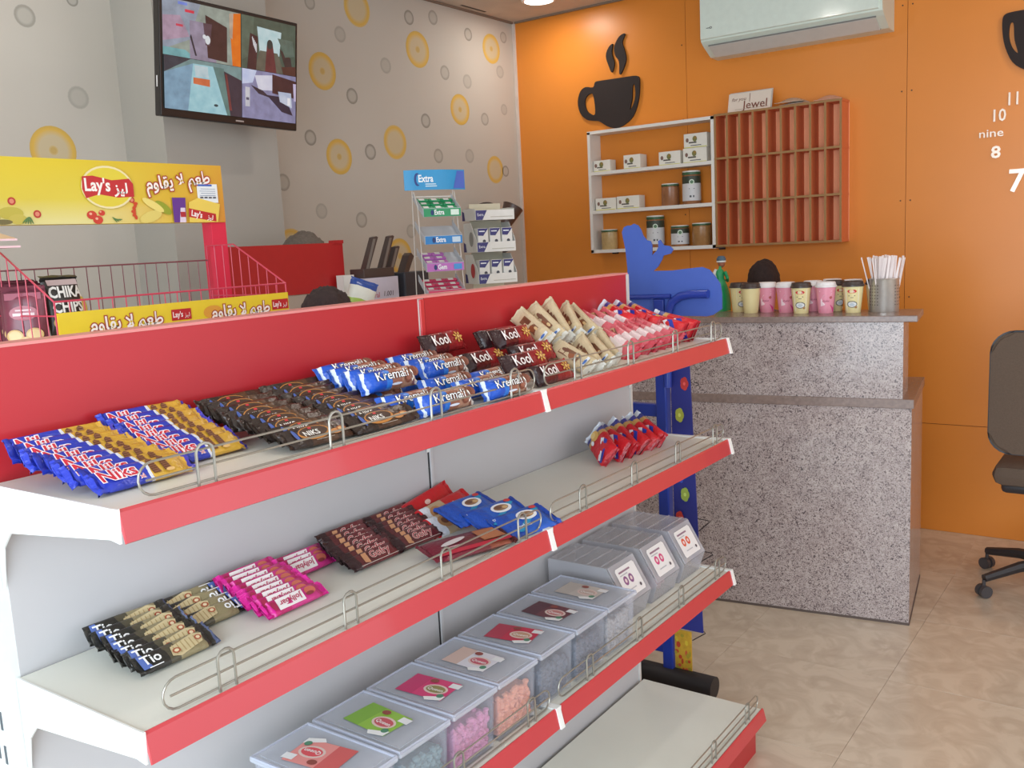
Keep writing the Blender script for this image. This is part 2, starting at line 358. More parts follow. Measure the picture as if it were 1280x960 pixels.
for li, zt in enumerate(levels):
    for x0 in (0, 1):
        bm = NB(); box(bm, x0 + 0.003, 0.002, zt - 0.026, x0 + 0.997, D - 0.001, zt - 0.003, 0.0015)
        s = link('shelf', mesh(bm), GW, g)
        bm = NB(); prism(bm, channel_profile(zt), 'X', x0 + 0.004, x0 + 0.984); link('price_channel', mesh(bm), CH, s)
        for xa, xb in ((x0 + 0.0005, x0 + 0.004), (x0 + 0.984, x0 + 0.9995)):
            bm = NB(); prism(bm, [(-0.004, zt + 0.002), (-0.002 if xa < x0 + .5 else -0.016, zt - 0.045), (0.02, zt - 0.042), (0.29, zt - 0.072), (0.318, zt - 0.10), (D - 0.002, zt - 0.165), (D - 0.002, zt - 0.002), (0.01, zt + 0.001)], 'X', xa, xb)
            link('bracket', mesh(bm), mat('bracket_white', (236, 238, 236), 0.35), s)
        off = 0.045 if x0 == 0 else 0.022
        wire_fence(x0 + off, x0 + 0.985, zt - 0.003, 0.014, [x0 + 0.15 + 0.253 * k + (0.008 if x0 else 0) for k in range(4)], parent=s)
for x0 in (0, 1):
    bm = NB(); box(bm, x0 + 0.002, -0.094, 0.128, x0 + 0.998, D - 0.014, 0.1534, 0.0015); s = link('base_deck', mesh(bm), GW, g)
    bm = NB(); prism(bm, channel_profile(0.1564, 0.038, 0.012, -0.096), 'X', x0 + 0.002, x0 + 0.998); link('price_channel', mesh(bm), CH, s)
    wire_fence(x0 + 0.03, x0 + 0.992, 0.1534, -0.082, [x0 + 0.15 + 0.25 * k for k in range(4)], parent=s)
    bm = NB(); box(bm, x0 + 0.002, -0.072, 0.0, x0 + 0.998, -0.062, 0.127); link('kick_plate', mesh(bm), GR, g)
bx('base_frame', 0.01, -0.06, 0.0, 1.99, D + 0.3, 0.08, mat('frame_grey', (120, 118, 118), 0.6), g)
# far side of the double-sided unit
for zt in (0.9, 0.5, 0.15):
    bx('rear_shelf', 0.003, D + 0.055, zt - 0.025, 1.997, D + 0.36, zt, GW, g)

# ------------------------------------------------------------------ wrapped bars
def film_mesh(L, W, T, seed=0, fin=0.013, power=3.0, stations=15, ring=14, crump=0.0020, taper=0.012, zig=0.0022, puff=0.0):
    """flow-wrapped pack: body of superellipse section, flat crimped fins at both ends"""
    rnd = random.Random(seed); bm = NB(); rings = []; a = L / 2; xs = []
    for k in range(3): xs.append((-a + fin * k / 2.2, 'f', k))
    nb = stations - 6
    for k in range(nb): xs.append((-a + fin * 1.25 + (L - 2.5 * fin) * k / (nb - 1), 'b', k))
    for k in range(3): xs.append((a - fin * (2 - k) / 2.2, 'f', k))
    for x, kind, k in xs:
        if kind == 'f': t = 0.0007; w = W / 2 * rnd.uniform(0.96, 1.03); dz = rnd.uniform(-1, 1) * crump * 2
        else:
            e = min((x + a - fin) / taper, (a - fin - x) / taper, 1.0); e = max(0.0, e); e = math.sin(e * PI / 2)
            t = T / 2 * (0.35 + 0.65 * e); w = W / 2 * (1.0 - 0.03 * e); dz = 0
            if puff: t *= (1 - puff) + puff * math.cos(x / a * 1.35)
        rg = []
        for q in range(ring):
            th = 2 * PI * q / ring; c, s = math.cos(th), math.sin(th)
            px = abs(c) ** (2 / power) * (1 if c >= 0 else -1) * w; pz = abs(s) ** (2 / power) * (1 if s >= 0 else -1) * t
            j = crump * (1 if kind == 'b' else 0.3)
            z = pz + rnd.uniform(-j, j) * (0.5 if kind == 'b' else 1) + dz + (zig * math.sin(q * PI * 0.9) if kind == 'f' else 0)
            rg.append(bm.verts.new((x + rnd.uniform(-1, 1) * (0.0015 if kind == 'f' else 0.0004), px, z)))
        rings.append(rg)
    for A, B in zip(rings, rings[1:]):
        for q in range(ring): bm.faces.new((A[q], A[(q + 1) % ring], B[(q + 1) % ring], B[q]))
    bm.faces.new(rings[0]); bm.faces.new(rings[-1])
    return smooth_mesh(bm, 50)
def flat_surf(L, W, T, power): return lambda x, y: T / 2 * max(0.0, 1 - abs(2 * y / W) ** power) ** (1 / power)
def biscuit(p, cx, cy, r, col, edge): p.ell(cx, cy, r, r * 0.9, edge); p.ell(cx, cy, r * 0.86, r * 0.76, col)
TYPES = {}
def make_type(name, L, W, T, stops, art, power=3.0, rough=0.3, cr=0.6, n=4, puff=0.0, crump=0.0018):
    bodies = [film_mesh(L, W, T, s + hash_(name), power=power, puff=puff, crump=crump) for s in range(n)]
    m = ramp_mat(name + '_film', stops, rough=rough, crinkle=cr)
    for b in bodies: b.materials.append(m)
    p = Print(); art(p); pm = p.mesh(flat_surf(L, W, T, power), eps=0.0012, step=0.00012); pm.materials.append(PRINT)
    TYPES[name] = (bodies, pm)
def hash_(s): return sum(ord(c) * (i + 3) for i, c in enumerate(s)) % 997
def pack(kind, name, label, cat, group, loc, rot, parts=True, flip=False):
    bodies, pm = TYPES[kind]
    o = link(name, random.choice(bodies), None, loc=loc, rot=rot); tag(o, label, cat, group)
    if parts:
        c = link('printed_artwork', pm, None, o)
        if flip: c.rotation_euler = (0, 0, PI)
    return o
ORD = ['front', 'second', 'third', 'fourth', 'fifth', 'sixth', 'seventh', 'eighth', 'ninth', 'tenth', 'eleventh', 'twelfth']
def place_word(k, n):
    if k == 0: return 'frontmost'
    if k == n - 1: return 'rearmost'
    return ORD[k] + ' from the front'

def art_niks(p):
    p.text('Niks', -0.038, 0.003, 0.031, (206, 40, 60), outline=(250, 236, 240), ow=0.0016, bold=0.0006)
    p.text('xl', -0.008, -0.013, 0.011, (206, 40, 60), outline=(250, 236, 240), ow=0.0006)
    for cx in (0.016, 0.034):
        p.poly([(cx - 0.006, -0.014), (cx + 0.006, -0.014), (cx + 0.005, 0.014), (cx, 0.018), (cx - 0.005, 0.014)], (110, 66, 44))
        for k in range(7): p.rect(cx - 0.005, -0.012 + k * 0.004, cx + 0.005, -0.0105 + k * 0.004, (146, 96, 66))
    p.ell(0.036, -0.015, 0.007, 0.003, (222, 178, 110))
make_type('niks', 0.158, 0.044, 0.012, [(-.15, (44, 60, 176)), (0.004, (222, 226, 236)), (0.009, (214, 168, 62)), (0.066, (226, 176, 70)), (0.074, (70, 60, 170))], art_niks)
def art_dark(p):
    p.ell(-0.012, 0.0, 0.034, 0.016, (196, 130, 62)); p.ell(-0.012, 0.002, 0.030, 0.0125, (70, 46, 34))
    p.text('NIKS', -0.018, -0.001, 0.016, (240, 238, 232), bold=0.0003)
    p.rect(-0.018, 0.009, -0.011, 0.013, (210, 50, 60))
    p.ell(0.030, -0.009, 0.012, 0.006, (206, 140, 84)); p.ell(0.044, -0.006, 0.010, 0.006, (176, 104, 58)); p.ell(0.043, -0.006, 0.006, 0.0035, (222, 176, 120))
    p.rect(-0.02, -0.0185, 0.02, -0.0175, (180, 170, 160)); p.ell(-0.052, 0.0, 0.004, 0.014, (70, 96, 170))
make_type('dark', 0.155, 0.046, 0.013, [(-.15, (52, 40, 36)), (-0.03, (78, 54, 40)), (0.0, (92, 64, 44)), (0.03, (66, 46, 36))], art_dark)
def art_krem(p):
    p.ell(0.036, -0.008, 0.011, 0.009, (122, 70, 54)); p.ell(0.055, 0.004, 0.011, 0.012, (122, 70, 54)); p.ell(0.036, -0.008, 0.007, 0.005, (150, 92, 72)); p.ell(0.046, -0.004, 0.003, 0.012, (232, 226, 214))
    p.ell(0.004, -0.015, 0.014, 0.002, (220, 226, 240))
    p.text('Kremali', -0.004, 0.003, 0.026, (250, 250, 250), outline=(40, 40, 50), ow=0.0008, bold=0.0001, shear=0.12, sx=1.05)
make_type('krem', 0.150, 0.044, 0.042, [(-.15, (36, 92, 196)), (-0.066, (222, 230, 240)), (-0.060, (30, 84, 190)), (-0.022, (44, 120, 214)), (-0.008, (150, 96, 76)), (0.02, (176, 132, 110)), (0.05, (132, 80, 62)), (0.066, (224, 216, 210))], art_krem, power=2.0)
def art_kool(p):
    p.text('Kool', -0.024, 0.001, 0.036, (244, 238, 236), outline=(90, 24, 30), ow=0.0010, bold=0.0005, sx=0.92)
    for k in range(7):
        t = k * 2 * PI / 7; p.ell(0.042 + 0.011 * math.cos(t), 0.002 + 0.009 * math.sin(t), 0.006, 0.0026, (214, 170, 84), rot=t, n=10)
    p.ell(0.042, 0.002, 0.006, 0.006, (150, 60, 44)); p.ell(0.042, 0.002, 0.004, 0.004, (220, 184, 110))
    p.rect(-0.05, 0.0175, -0.02, 0.0185, (226, 120, 110))
make_type('kool', 0.165, 0.052, 0.032, [(-.15, (50, 26, 30)), (-0.052, (96, 24, 30)), (0.0, (142, 30, 36)), (0.03, (158, 34, 40))], art_kool, power=2.4, crump=0.0018)
def art_beige(p):
    p.rect(-0.038, -0.012, 0.036, 0.010, (124, 78, 56)); p.ell(0.012, -0.004, 0.014, 0.007, (150, 84, 52)); p.ell(0.024, 0.004, 0.008, 0.004, (222, 190, 140)); p.ell(-0.02, 0.003, 0.014, 0.005, (108, 64, 46))
    p.rect(0.056, -0.014, 0.066, 0.016, (226, 232, 240)); p.ell(0.061, 0.0, 0.004, 0.008, (60, 110, 190))
make_type('beige', 0.172, 0.050, 0.024, [(-.15, (206, 190, 158)), (-0.05, (204, 184, 150)), (0.04, (210, 190, 154)), (0.07, (224, 220, 210))], art_beige, rough=0.5, crump=0.0045, cr=0.8)
def art_pink(p):
    p.ell(0.01, 0, 0.04, 0.013, (246, 226, 226)); p.text('Wafers', 0.01, 0, 0.014, (206, 60, 84), bold=0.0003); p.ell(-0.05, 0.002, 0.01, 0.012, (196, 150, 110)); p.ell(-0.05, 0.002, 0.006, 0.008, (150, 60, 50))
def art_pink(p):
    p.poly([(-0.03, -0.018), (0.05, -0.018), (0.035, 0.004), (-0.02, 0.012)], (246, 232, 232)); p.ell(-0.05, 0.002, 0.012, 0.013, (206, 170, 130)); p.ell(-0.05, 0.002, 0.007, 0.007, (160, 60, 56))
    for k in range(5): p.ell(-0.045 + k * 0.006, 0.013 - k * 0.002, 0.006, 0.0018, (128, 84, 60), n=8, rot=-0.4)
make_type('pink', 0.165, 0.056, 0.022, [(-.15, (214, 96, 108)), (-0.03, (222, 120, 128)), (-0.012, (236, 214, 216)), (0.030, (220, 106, 118)), (0.06, (200, 62, 78))], art_pink, crump=0.004, cr=0.7)
def art_cand(p):
    p.poly([(0.062, -0.024), (0.050, -0.030), (-0.004, 0.018), (0.006, 0.026)], (240, 240, 246)); p.poly([(0.074, -0.024), (0.060, -0.030), (0.008, 0.026), (0.024, 0.030)], (40, 60, 170))
    p.ell(-0.036, 0.004, 0.020, 0.015, (226, 176, 92)); p.ell(-0.044, 0.0, 0.012, 0.009, (240, 206, 130)); p.ell(-0.020, -0.014, 0.010, 0.006, (240, 240, 244))
make_type('candy', 0.158, 0.074, 0.030, [(-.15, (226, 232, 242)), (-0.062, (60, 66, 150)), (-0.040, (206, 160, 96)), (-0.024, (206, 30, 40)), (0.02, (214, 34, 44)), (0.066, (190, 28, 44))], art_cand, crump=0.0035, puff=0.25, cr=0.7)
def art_tio(p):
    p.poly([(-0.066, -0.013), (-0.05, -0.013), (-0.056, 0.014), (-0.066, 0.014)], (92, 116, 186)); p.text('Tio', -0.046, 0.001, 0.024, (248, 248, 248), bold=0.0005); p.rect(-0.056, -0.0135, -0.032, -0.0120, (240, 240, 240))
    p.poly([(-0.014, -0.010), (0.0, -0.015), (0.044, -0.006), (0.05, 0.009), (0.036, 0.015), (-0.01, 0.006)], (206, 188, 146))
    for k in range(6): p.rect(-0.006 + k * 0.008, -0.010, -0.0045 + k * 0.008, 0.009, (176, 150, 104))
    p.ell(-0.004, -0.004, 0.007, 0.005, (170, 90, 60)); p.ell(-0.004, -0.004, 0.004, 0.0028, (226, 206, 170)); p.ell(0.040, 0.003, 0.006, 0.005, (170, 80, 56)); p.ell(0.040, 0.003, 0.0035, 0.003, (226, 206, 170))
make_type('tio', 0.145, 0.036, 0.013, [(-.15, (62, 60, 56)), (-0.064, (46, 44, 40)), (-0.02, (84, 78, 62)), (0.0, (150, 138, 104)), (0.05, (56, 52, 46)), (0.068, (90, 98, 130))], art_tio)
def art_jolly(p):
    p.poly([(-0.020, -0.012), (0.040, -0.012), (0.044, 0.012), (-0.016, 0.012)], (246, 240, 240)); p.text('Jollybar', 0.012, 0.0, 0.0165, (190, 40, 90), bold=0.0002, shear=0.2)
    p.ell(-0.034, -0.002, 0.012, 0.009, (206, 110, 90)); p.ell(-0.03, 0.004, 0.009, 0.004, (140, 60, 60)); p.ell(0.050, 0.0, 0.006, 0.010, (170, 40, 80))
make_type('jolly', 0.140, 0.034, 0.013, [(-.15, (220, 40, 150)), (-0.052, (196, 40, 110)), (-0.02, (214, 60, 140)), (0.046, (206, 44, 120)), (0.056, (226, 44, 156))], art_jolly)
def art_gofry(p):
    p.poly([(-0.040, -0.010), (-0.026, -0.014), (-0.022, 0.012), (-0.036, 0.012)], (206, 150, 110)); p.text('Gofry', 0.010, 0.001, 0.024, (176, 40, 60), outline=(246, 226, 216), ow=0.0009, bold=0.0002, shear=0.2)
    p.rect(-0.055, -0.0155, 0.055, -0.0145, (206, 196, 190))
make_type('gofry', 0.148, 0.036, 0.013, [(-.15, (58, 36, 38)), (-0.05, (96, 44, 46)), (0.0, (112, 44, 48)), (0.055, (74, 36, 40))], art_gofry)

def row(kind, name, what, cat, group, x, y0, y1, n, zs, W, th0=34, th1=50, rise=0.03, flipset=(), dx=0.0, yaw=0, where='', jit=0.0015):
    """a row of packs leaning back on each other like fallen dominoes, front one first"""
    for k in range(n):
        t = k / max(1, n - 1); th = R_(th0 + (th1 - th0) * t)
        y = y0 + (y1 - y0) * t; z = zs + W / 2 * math.sin(th) + rise * t + 0.006 * math.cos(th)
        pack(kind, name, '%s, %s %s' % (what, place_word(k, n), where), cat, group,
             (x + dx * t + random.uniform(-1, 1) * jit * 3, y + W / 2 * math.cos(th), z), (th + (random.uniform(-.07, .07) if k else 0), random.uniform(-.02, .02), R_(yaw) + random.uniform(-.035, .035)), flip=(k in flipset))
Z1, Z2, Z3, Z4 = 1.3166, 1.0086, 0.5911, 0.1534
row('niks', 'chocolate_bar', 'blue and gold chocolate bar', 'chocolate bar', 'blue and gold bars', 0.112, 0.090, 0.275, 9, Z1, 0.044, where='in the leftmost top-shelf row', dx=-0.020)
row('niks', 'chocolate_bar', 'blue and gold chocolate bar', 'chocolate bar', 'blue and gold bars', 0.250, 0.145, 0.285, 8, Z1, 0.044, rise=0.04, where='in the row touching the brown bars', dx=0.0)
row('dark', 'chocolate_bar', 'dark brown chocolate bar', 'chocolate bar', 'dark brown bars', 0.412, 0.045, 0.275, 9, Z1, 0.046, where='in the row beside the blue bars', dx=0.012, rise=0.032)
row('dark', 'chocolate_bar', 'dark brown chocolate bar', 'chocolate bar', 'dark brown bars', 0.560, 0.035, 0.275, 9, Z1, 0.046, where='in the row beside the blue rolls', dx=0.008, rise=0.034)
row('tio', 'wafer_bar', 'black and cream wafer bar', 'wafer bar', 'black wafer bars', 0.168, 0.150, 0.285, 7, Z2, 0.036, where='in the leftmost middle-shelf row', dx=0.005, rise=0.018)
row('tio', 'wafer_bar', 'black and cream wafer bar', 'wafer bar', 'black wafer bars', 0.285, 0.225, 0.290, 4, Z2, 0.036, where='in the row touching the pink bars', dx=0.004, flipset=(0, 1, 2, 3), rise=0.014)
row('jolly', 'candy_bar', 'bright pink candy bar with white label', 'candy bar', 'bright pink bars', 0.412, 0.150, 0.285, 9, Z2, 0.034, where='in the longer pink row', dx=0.004, flipset=range(9), rise=0.022)
row('jolly', 'candy_bar', 'bright pink candy bar with white label', 'candy bar', 'bright pink bars', 0.552, 0.268, 0.295, 3, Z2, 0.034, where='in the short pink row', flipset=range(3), rise=0.008, th0=42)
row('gofry', 'wafer_bar', 'dark red-brown wafer bar', 'wafer bar', 'dark red-brown wafer bars', 0.655, 0.185, 0.290, 7, Z2, 0.036, where='in the row beside the pink bars', dx=0.02, rise=0.024)
row('gofry', 'wafer_bar', 'dark red-brown wafer bar', 'wafer bar', 'dark red-brown wafer bars', 0.790, 0.185, 0.290, 7, Z2, 0.036, where='in the row beside the red packs', dx=0.02, rise=0.024)

def single(kind, name, label, cat, group, cx, cy, cz, th, pitch=0, yaw=0, flip=False):
    return pack(kind, name, label, cat, group, (cx, cy, cz), (R_(th), R_(pitch), R_(yaw)), flip=flip)
g_ = 'blue biscuit rolls'
for (x, y, z, th, yw, lab) in [
    (0.678, 0.150, 1.383, 65, -3, 'front of the upper four beside the brown bars'), (0.684, 0.196, 1.386, 60, 0, 'second of the upper four beside the brown bars'),
    (0.690, 0.242, 1.388, 55, 1, 'third of the upper four beside the brown bars'), (0.699, 0.288, 1.390, 50, 2, 'rearmost of the upper four against the red panel'),
    (0.888, 0.185, 1.374, 65, 0, 'front of the three below the single dark red pack'), (0.894, 0.232, 1.378, 60, 0, 'middle of the three below the single dark red pack'),
    (0.897, 0.280, 1.384, 55, 1, 'rear of the three below the single dark red pack'),
    (0.716, 0.040, 1.341, 65, -4, 'lowest in front beside the brown bars'), (0.672, 0.094, 1.342, 60, -3, 'just behind the lowest front one'),
    (0.690, 0.190, 1.341, 30, 0, 'bottom layer under the upper four'), (0.690, 0.260, 1.341, 30, 0, 'bottom layer by the red panel'),
    (0.826, 0.130, 1.350, 60, 0, 'in the middle gap of the heap'), (0.895, 0.030, 1.341, 65, -2, 'frontmost at the bay joint'),
    (0.872, 0.078, 1.343, 60, 0, 'second at the bay joint'), (0.972, 0.130, 1.343, 60, 2, 'rear at the bay joint, partly under dark red packs'),
    (0.86, 0.245, 1.341, 30, 2, 'bottom layer under the three')]:
    single('krem', 'biscuit_roll', 'blue and brown biscuit roll, ' + lab, 'biscuit roll', g_, x, y, z, th, 0, yw)
g_ = 'dark red biscuit packs'
for (x, y, z, th, yw, lab) in [
    (1.020, 0.292, 1.410, 42, 2, 'alone at the left against the red panel'), (1.190, 0.215, 1.405, 40, 3, 'upper one beside the beige packs'),
    (1.215, 0.275, 1.400, 42, 2, 'behind the upper one, touching the panel'), (1.060, 0.205, 1.366, 35, 0, 'half hidden behind the middle pair'),
    (1.090, 0.110, 1.360, 38, -2, 'left of the middle pair above the wire fence'), (1.190, 0.160, 1.368, 38, -3, 'right of the middle pair'),
    (1.105, 0.050, 1.336, 38, -2, 'lowest at the front by the bay joint'), (1.07, 0.285, 1.345, 40, 0, 'bottom layer under the lone one'), (1.20, 0.25, 1.340, 30, 0, 'bottom layer under the upper ones')]:
    single('kool', 'biscuit_pack', 'dark red biscuit pack with white lettering, ' + lab, 'biscuit pack', g_, x, y, z + 0.004, th + 20, 0, yw + random.uniform(-3, 3))
g_ = 'beige wafer packs'
for k, (x, y, z, th, pt, yw, lab) in enumerate([
    (1.325, 0.245, 1.418, 48, 28, -118, 'leftmost, standing against the red panel'), (1.375, 0.240, 1.424, 48, 28, -120, 'second from the left at the back'),
    (1.425, 0.240, 1.426, 52, 28, -122, 'third from the left at the back'), (1.480, 0.230, 1.418, 60, 27, -124, 'fourth at the back, above the others'),
    (1.540, 0.230, 1.410, 62, 24, -126, 'rightmost at the back, touching pink packs'),
    (1.285, 0.105, 1.352, 52, 20, -118, 'leftmost at the front beside the dark red packs'), (1.345, 0.100, 1.352, 56, 20, -122, 'second at the front'),
    (1.395, 0.095, 1.350, 62, 18, -124, 'third at the front with white end'), (1.460, 0.110, 1.352, 62, 20, -126, 'rightmost at the front by the pink packs'),
    (1.40, 0.22, 1.345, 40, 5, -115, 'bottom layer under the back ones'), (1.48, 0.2, 1.345, 40, 5, -115, 'bottom layer beside the pink packs')]):
    single('beige', 'wafer_pack', 'beige wafer pack with brown picture, ' + lab, 'wafer pack', g_, x, y, z, th + random.uniform(-14, 10), pt + random.uniform(-5, 5), yw + random.uniform(-10, 10))
g_ = 'pink wafer packs'
k = 0
for k in range(7):
    single('pink', 'wafer_pack', 'pink wafer pack, %s along the front beside the beige packs' % (ORD[k] if k else 'first'), 'wafer pack', g_,
           1.535 + 0.052 * k, 0.125 + 0.004 * k, 1.352 + 0.002 * (k % 2), 58 + random.uniform(-8, 8), 20 - k, -112 + random.uniform(-8, 8))
for k in range(5):
    single('pink', 'wafer_pack', 'pink wafer pack, %s along the back against the red panel' % (ORD[k] if k else 'first'), 'wafer pack', g_,
           1.63 + 0.062 * k, 0.242, 1.392 - 0.003 * k, 56 + random.uniform(-8, 8), 18, -110 + random.uniform(-8, 8))
g_ = 'red and blue croissant packs'
for k in range(4):
    single('candy', 'croissant_pack', 'red and blue croissant pack, %s at the far right of the top shelf' % (ORD[k] if k else 'first'), 'snack pack', g_,
           1.865 + 0.034 * k, 0.15 + 0.012 * (k % 2) + (0.08 if k < 1 else 0), 1.358 + (0.02 if k < 1 else 0), 62, 12, -105 + 4 * k)
for k in range(3):
    single('candy', 'croissant_pack', 'red and blue croissant pack, %s behind the pink packs' % (ORD[k] if k else 'first'), 'snack pack', g_, 1.78 + 0.075 * k, 0.262, 1.398 - 0.006 * k, 60, 16, -112)
for k in range(6):
    single('candy', 'croissant_pack', 'red and blue croissant pack, %s of six on the middle shelf' % ['leftmost', 'second from the left', 'third from the left', 'third from the right', 'second from the right', 'rightmost'][k], 'snack pack', 'red and blue croissant packs on the middle shelf',
           1.600 + 0.050 * k, 0.215 - 0.002 * k, 1.054 - 0.002 * k, 62 + random.uniform(-10, 8), 18 + random.uniform(-6, 6), -124 + k * 3 + random.uniform(-9, 9))

# flat biscuit packs on the middle shelf
def art_red(p): p.text('wafer', 0.02, 0.0, 0.02, (250, 240, 236), bold=0.0004, shear=0.2); p.ell(-0.04, 0.0, 0.02, 0.018, (196, 140, 90)); p.ell(-0.04, 0.002, 0.010, 0.009, (120, 70, 46))
make_type('redpk', 0.190, 0.062, 0.020, [(-.15, (206, 30, 40)), (-0.075, (230, 230, 236)), (-0.05, (206, 176, 140)), (0.0, (212, 40, 46)), (0.07, (206, 30, 40))], art_red, puff=0.2)
def art_redplain(p): p.ell(0.0, 0.0, 0.01, 0.006, (240, 200, 190))
make_type('redplain', 0.200, 0.050, 0.020, [(-.15, (206, 30, 40)), (0.09, (196, 24, 34))], art_redplain, puff=0.2)
def art_blue(p):
    p.poly([(-0.05, -0.03), (-0.035, -0.034), (0.06, 0.02), (0.05, 0.03)], (40, 150, 200)); p.ell(0.015, 0.012, 0.030, 0.016, (240, 240, 244)); p.ell(0.015, 0.013, 0.022, 0.010, (150, 112, 84)); p.ell(0.008, 0.015, 0.010, 0.006, (110, 76, 60)); p.ell(0.026, 0.011, 0.008, 0.005, (206, 170, 120))
    p.text('cookies', -0.02, -0.018, 0.014, (236, 240, 250), bold=0.0003); p.ell(0.05, 0.03, 0.010, 0.006, (206, 60, 60))
make_type('bluepk', 0.165, 0.088, 0.014, [(-.15, (34, 80, 180)), (-0.03, (40, 96, 196)), (0.06, (32, 72, 170))], art_blue, puff=0.3)
def art_brown(p):
    p.poly([(-0.10, -0.036), (0.10, -0.036), (0.10, -0.026), (-0.09, -0.022)], (186, 36, 60)); p.text('Wolke', -0.03, 0.01, 0.028, (232, 222, 222), bold=0.0005, shear=0.15); p.poly([(0.03, -0.02), (0.085, -0.02), (0.08, 0.026), (0.03, 0.03)], (176, 110, 74)); p.text('choco', -0.07, -0.012, 0.012, (226, 180, 190))
def art_brown(p):
    p.poly([(-0.09, -0.036), (0.09, -0.036), (0.09, -0.026), (-0.08, -0.022)], (186, 36, 60)); p.ell(-0.03, 0.008, 0.035, 0.008, (226, 216, 218), rot=0.25); p.poly([(0.03, -0.02), (0.085, -0.02), (0.08, 0.026), (0.03, 0.03)], (176, 110, 74)); p.rect(-0.07, -0.014, -0.02, -0.010, (226, 180, 190))
make_type('brownpk', 0.200, 0.090, 0.018, [(-.15, (120, 34, 52)), (0.0, (112, 44, 50)), (0.03, (136, 70, 52)), (0.08, (84, 34, 36))], art_brown, puff=0.3)
single('redplain', 'biscuit_pack', 'plain bright red pack standing behind against the back sheet', 'biscuit pack', None, 0.930, 0.300, 1.048, 55, -6, 4)
single('redpk', 'biscuit_pack', 'red and tan wafer pack with white end behind the blue packs', 'biscuit pack', None, 0.945, 0.250, 1.036, 40, -3, 2)
single('redpk', 'biscuit_pack', 'red and tan wafer pack lying lowest beside the dark wafer bars', 'biscuit pack', None, 0.925, 0.205, 1.024, 30, 0, -4)
for k, (x, y, z, yw, lab) in enumerate([(0.930, 0.165, 1.052, -14, 'rearmost, on the red wafer packs'), (0.955, 0.105, 1.040, -22, 'middle one of the three'), (0.975, 0.052, 1.026, -24, 'nearest the wire fence at the bay joint')]):
    single('bluepk', 'cookie_pack', 'flat blue cookie pack with cookie picture, ' + lab, 'cookie pack', 'blue cookie packs', x, y, z, 22, 0, yw + 14)
single('brownpk', 'biscuit_pack', 'flat dark red and brown biscuit pack lying at the fence', 'biscuit pack', None, 0.800, 0.075, 1.024, 8, 0, -18)

# ------------------------------------------------------------------ plastic boxes on the lower shelf
def plastic(name, rgb, alpha, rough=0.25):
    return mat(name, rgb, rough, noise=0.03, alpha=alpha, scale=10)
PL = plastic('milky_plastic', (214, 218, 232), 0.14)
PL2 = plastic('milky_lid', (222, 226, 238), 0.44)
def box_art(p, cols, rnd):
    a, b, c = cols
    p.poly([(-0.045, -0.03), (0.045, -0.03), (0.045, 0.03), (-0.045, 0.03)], a); p.rect(-0.045, -0.03, -0.012, 0.03, b)
    p.ell(0.016, -0.002, 0.022, 0.015, (232, 206, 200)); p.ell(0.016, -0.002, 0.018, 0.011, c); p.text('Queen', 0.016, -0.003, 0.011, (245, 240, 240), bold=0.0002)
    p.rect(0.030, 0.012, 0.050, 0.026, (240, 240, 244)); p.poly([(0.02, -0.038), (0.045, -0.030), (0.045, -0.016), (0.012, -0.030)], (244, 244, 246)); p.ell(0.036, -0.018, 0.006, 0.006, (80, 140, 110)); p.ell(-0.002, 0.020, 0.008, 0.006, (150, 70, 60))
BX = [(0.350, (236, 150, 146), (214, 96, 96), (226, 80, 90), (196, 160, 160), 'pale red label, nearest the left end', 3.0),
      (0.502, (150, 196, 70), (130, 180, 60), (206, 90, 100), (110, 136, 140), 'green label and dark sweets', 0.1),
      (0.655, (222, 60, 120), (206, 50, 110), (150, 140, 80), (206, 130, 170), 'bright pink label and pink sweets', 0.1),
      (0.806, (230, 226, 236), (220, 190, 180), (206, 90, 110), (226, 150, 120), 'white label and orange sweets', 0.0),
      (0.962, (206, 40, 76), (190, 50, 80), (206, 160, 130), (96, 102, 114), 'crimson label and grey sweets', 0.0),
      (1.115, (110, 50, 64), (90, 40, 56), (206, 130, 130), (92, 96, 108), 'dark maroon label and grey sweets', 0.0),
      (1.268, (206, 196, 190), (196, 186, 180), (206, 180, 170), (170, 166, 166), 'faded pale label, last before the slanted bins', 0.0)]
